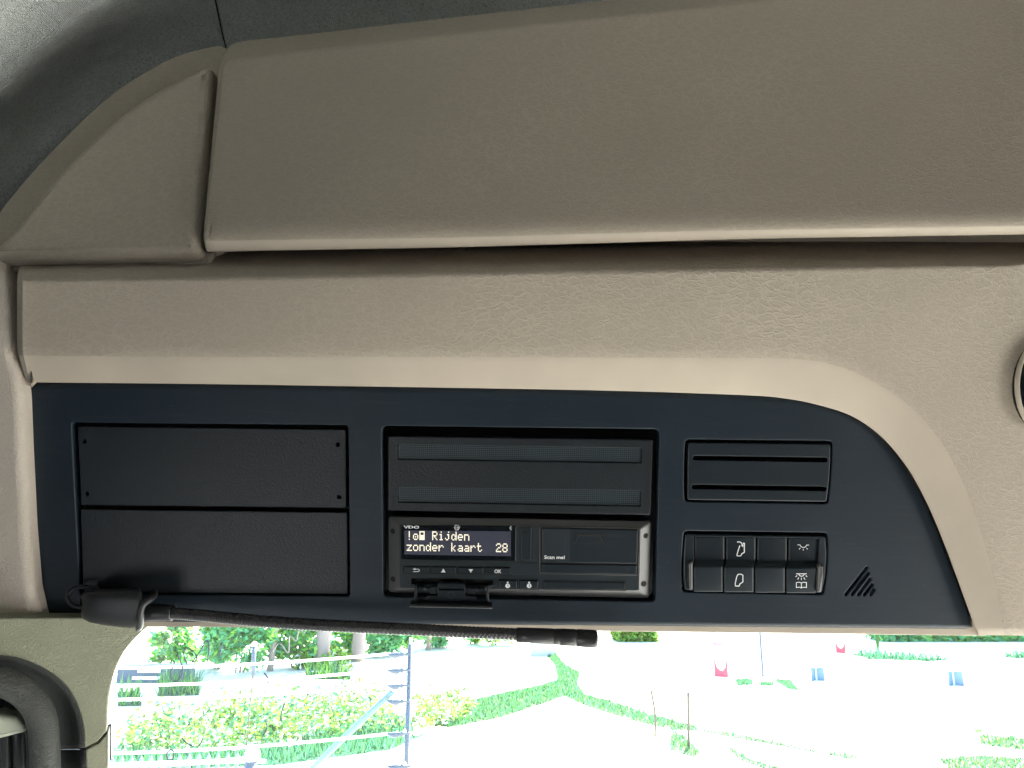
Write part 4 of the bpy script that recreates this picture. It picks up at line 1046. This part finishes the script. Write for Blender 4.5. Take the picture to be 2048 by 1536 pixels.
# marker boards
def marker(x, yb, sc, label, purple):
    p = G(x, yb); s = p.y / FPX
    t = thing('marker_board', p, label, 'road sign', 'red and white marker boards')
    wd = 27 * s * sc; hg = 63 * s * sc
    bx('board', p.x - wd / 2, p.x + wd / 2, 0, hg, p.y, .04, M_white, t)
    f = p.y - .005
    V = [Vector((p.x + a_ * wd, f, b_ * hg)) for a_, b_ in ((-.47, .02), (.47, .0), (.45, .56), (.28, .25), (.08, .17), (-.1, .2), (-.28, .27), (-.46, .6))]
    V += [v + Vector((0, -.004, 0)) for v in V]; k = 8
    mesh('red_field', V, [tuple(range(8, 16)), tuple(range(7, -1, -1))] + [(i, (i + 1) % k, k + (i + 1) % k, k + i) for i in range(k)], M_red, t)
    if purple:
        V = [Vector((p.x + a_ * wd, f - .006, b_ * hg)) for a_, b_ in ((-.5, .9), (.25, .9), (.1, .97), (-.1, .95), (-.3, .99), (-.5, 1.0))]
        mesh('purple_mark', V, [tuple(range(6))], M_purple, t)
marker(1443, 1354, 1, 'nearer red and white marker board with a purple mark on top', True)
marker(1682, 1306, .72, 'farther red and white marker board close under the windscreen header', False)
def refl(x, yb, sc, label):
    p = G(x, yb); s = p.y / FPX * sc; t = thing('kerb_marker', p, label, 'marker', 'blue kerb markers')
    w2 = 13 * s; h2 = 24 * s
    for sg in (-1, 1):
        V = [Vector((p.x + sg * .1 * w2, p.y + .05, 0)), Vector((p.x + sg * w2 * 1.0, p.y - .05, 0)), Vector((p.x + sg * w2 * .92, p.y - .05, h2)), Vector((p.x + sg * .1 * w2, p.y + .05, h2 * .92))]
        V += [v + Vector((0, .02, 0)) for v in V]
        F = [(0, 1, 2, 3), (4, 7, 6, 5)] + [(i, i + 4, (i + 1) % 4 + 4, (i + 1) % 4) for i in range(4)]
        mesh('wing', V, F, M_blue, t)
    bx('spine', p.x - .1 * w2, p.x + .1 * w2, 0, h2 * .93, p.y + .04, .03, M_bluep, t)
refl(1635, 1361, 1, 'left blue winged kerb marker standing on the pale ground')
refl(1911, 1371, 1.12, 'right blue winged kerb marker standing on the pale ground')
def pole(name, x0, y0, x1, y1, r, m, label, cat, group=None, bend=0):
    b0 = G(x1, y1); tpt = GD(x0, y0, b0.y); t = thing(name, b0, label, cat, group)
    mesh('shaft', *tube(catmull([b0, b0.lerp(tpt, .5) + Vector((bend, 0, 0)), tpt], 5), r, 8), m, t, smooth=True)
pole('thin_pole', 1517, 1225, 1526, 1352, .030, M_slate, 'slim dark blue pole standing left of the blue kerb marker', 'pole')
pole('thin_pole', 1751, 1225, 1756, 1300, .05, M_grass, 'thin green post near the far green hedge strip', 'pole')
pole('wooden_stake', 1302, 1380, 1310, 1474, .018, M_stake, 'left one of two thin wooden stakes on the pale ground', 'stake', 'thin wooden stakes', .03)
pole('wooden_stake', 1376.5, 1384, 1377.5, 1498, .022, M_stake, 'right thicker wooden stake of the two, rising from a tuft of grass', 'stake', 'thin wooden stakes')
# far hedge strips
def hedge(x0, x1, yb, yt, label, m):
    a = G(x0, yb); c = G(x1, yb); V = []; F = []; h = (yb - yt) / FPX * a.y
    for _ in range(6000):
        quad(V, F, Vector((random.uniform(a.x, c.x), a.y + random.uniform(0, 1.2), random.uniform(0, h) * random.uniform(.6, 1.1))), random.uniform(.08, .16))
    t = thing('hedge', (a + c) / 2, label, 'hedge', 'hedges at the far side')
    mesh('foliage', V, F, None, t, mats=[BR.get(q, q) for q in m], fm=[random.randrange(len(m)) for _ in F])
hedge(1765, 2080, 1284, 1235, 'clipped green hedge strip just under the beige header, upper right', [M_grass, M_teal])
hedge(1235, 1315, 1284, 1235, 'short yellow green hedge right of the microphone tip', [M_leaf, M_yel])
# pale concrete block near the microphone tip
blk = G(1085, 1312); s = blk.y / FPX
cb = thing('concrete_block', blk, 'pale grey block standing under the microphone tip', 'block')
bx('block_body', blk.x - 22 * s, blk.x + 22 * s, 0, 42 * s, blk.y, .4, simple('pale_concrete', (.30, .33, .33), .8), cb)
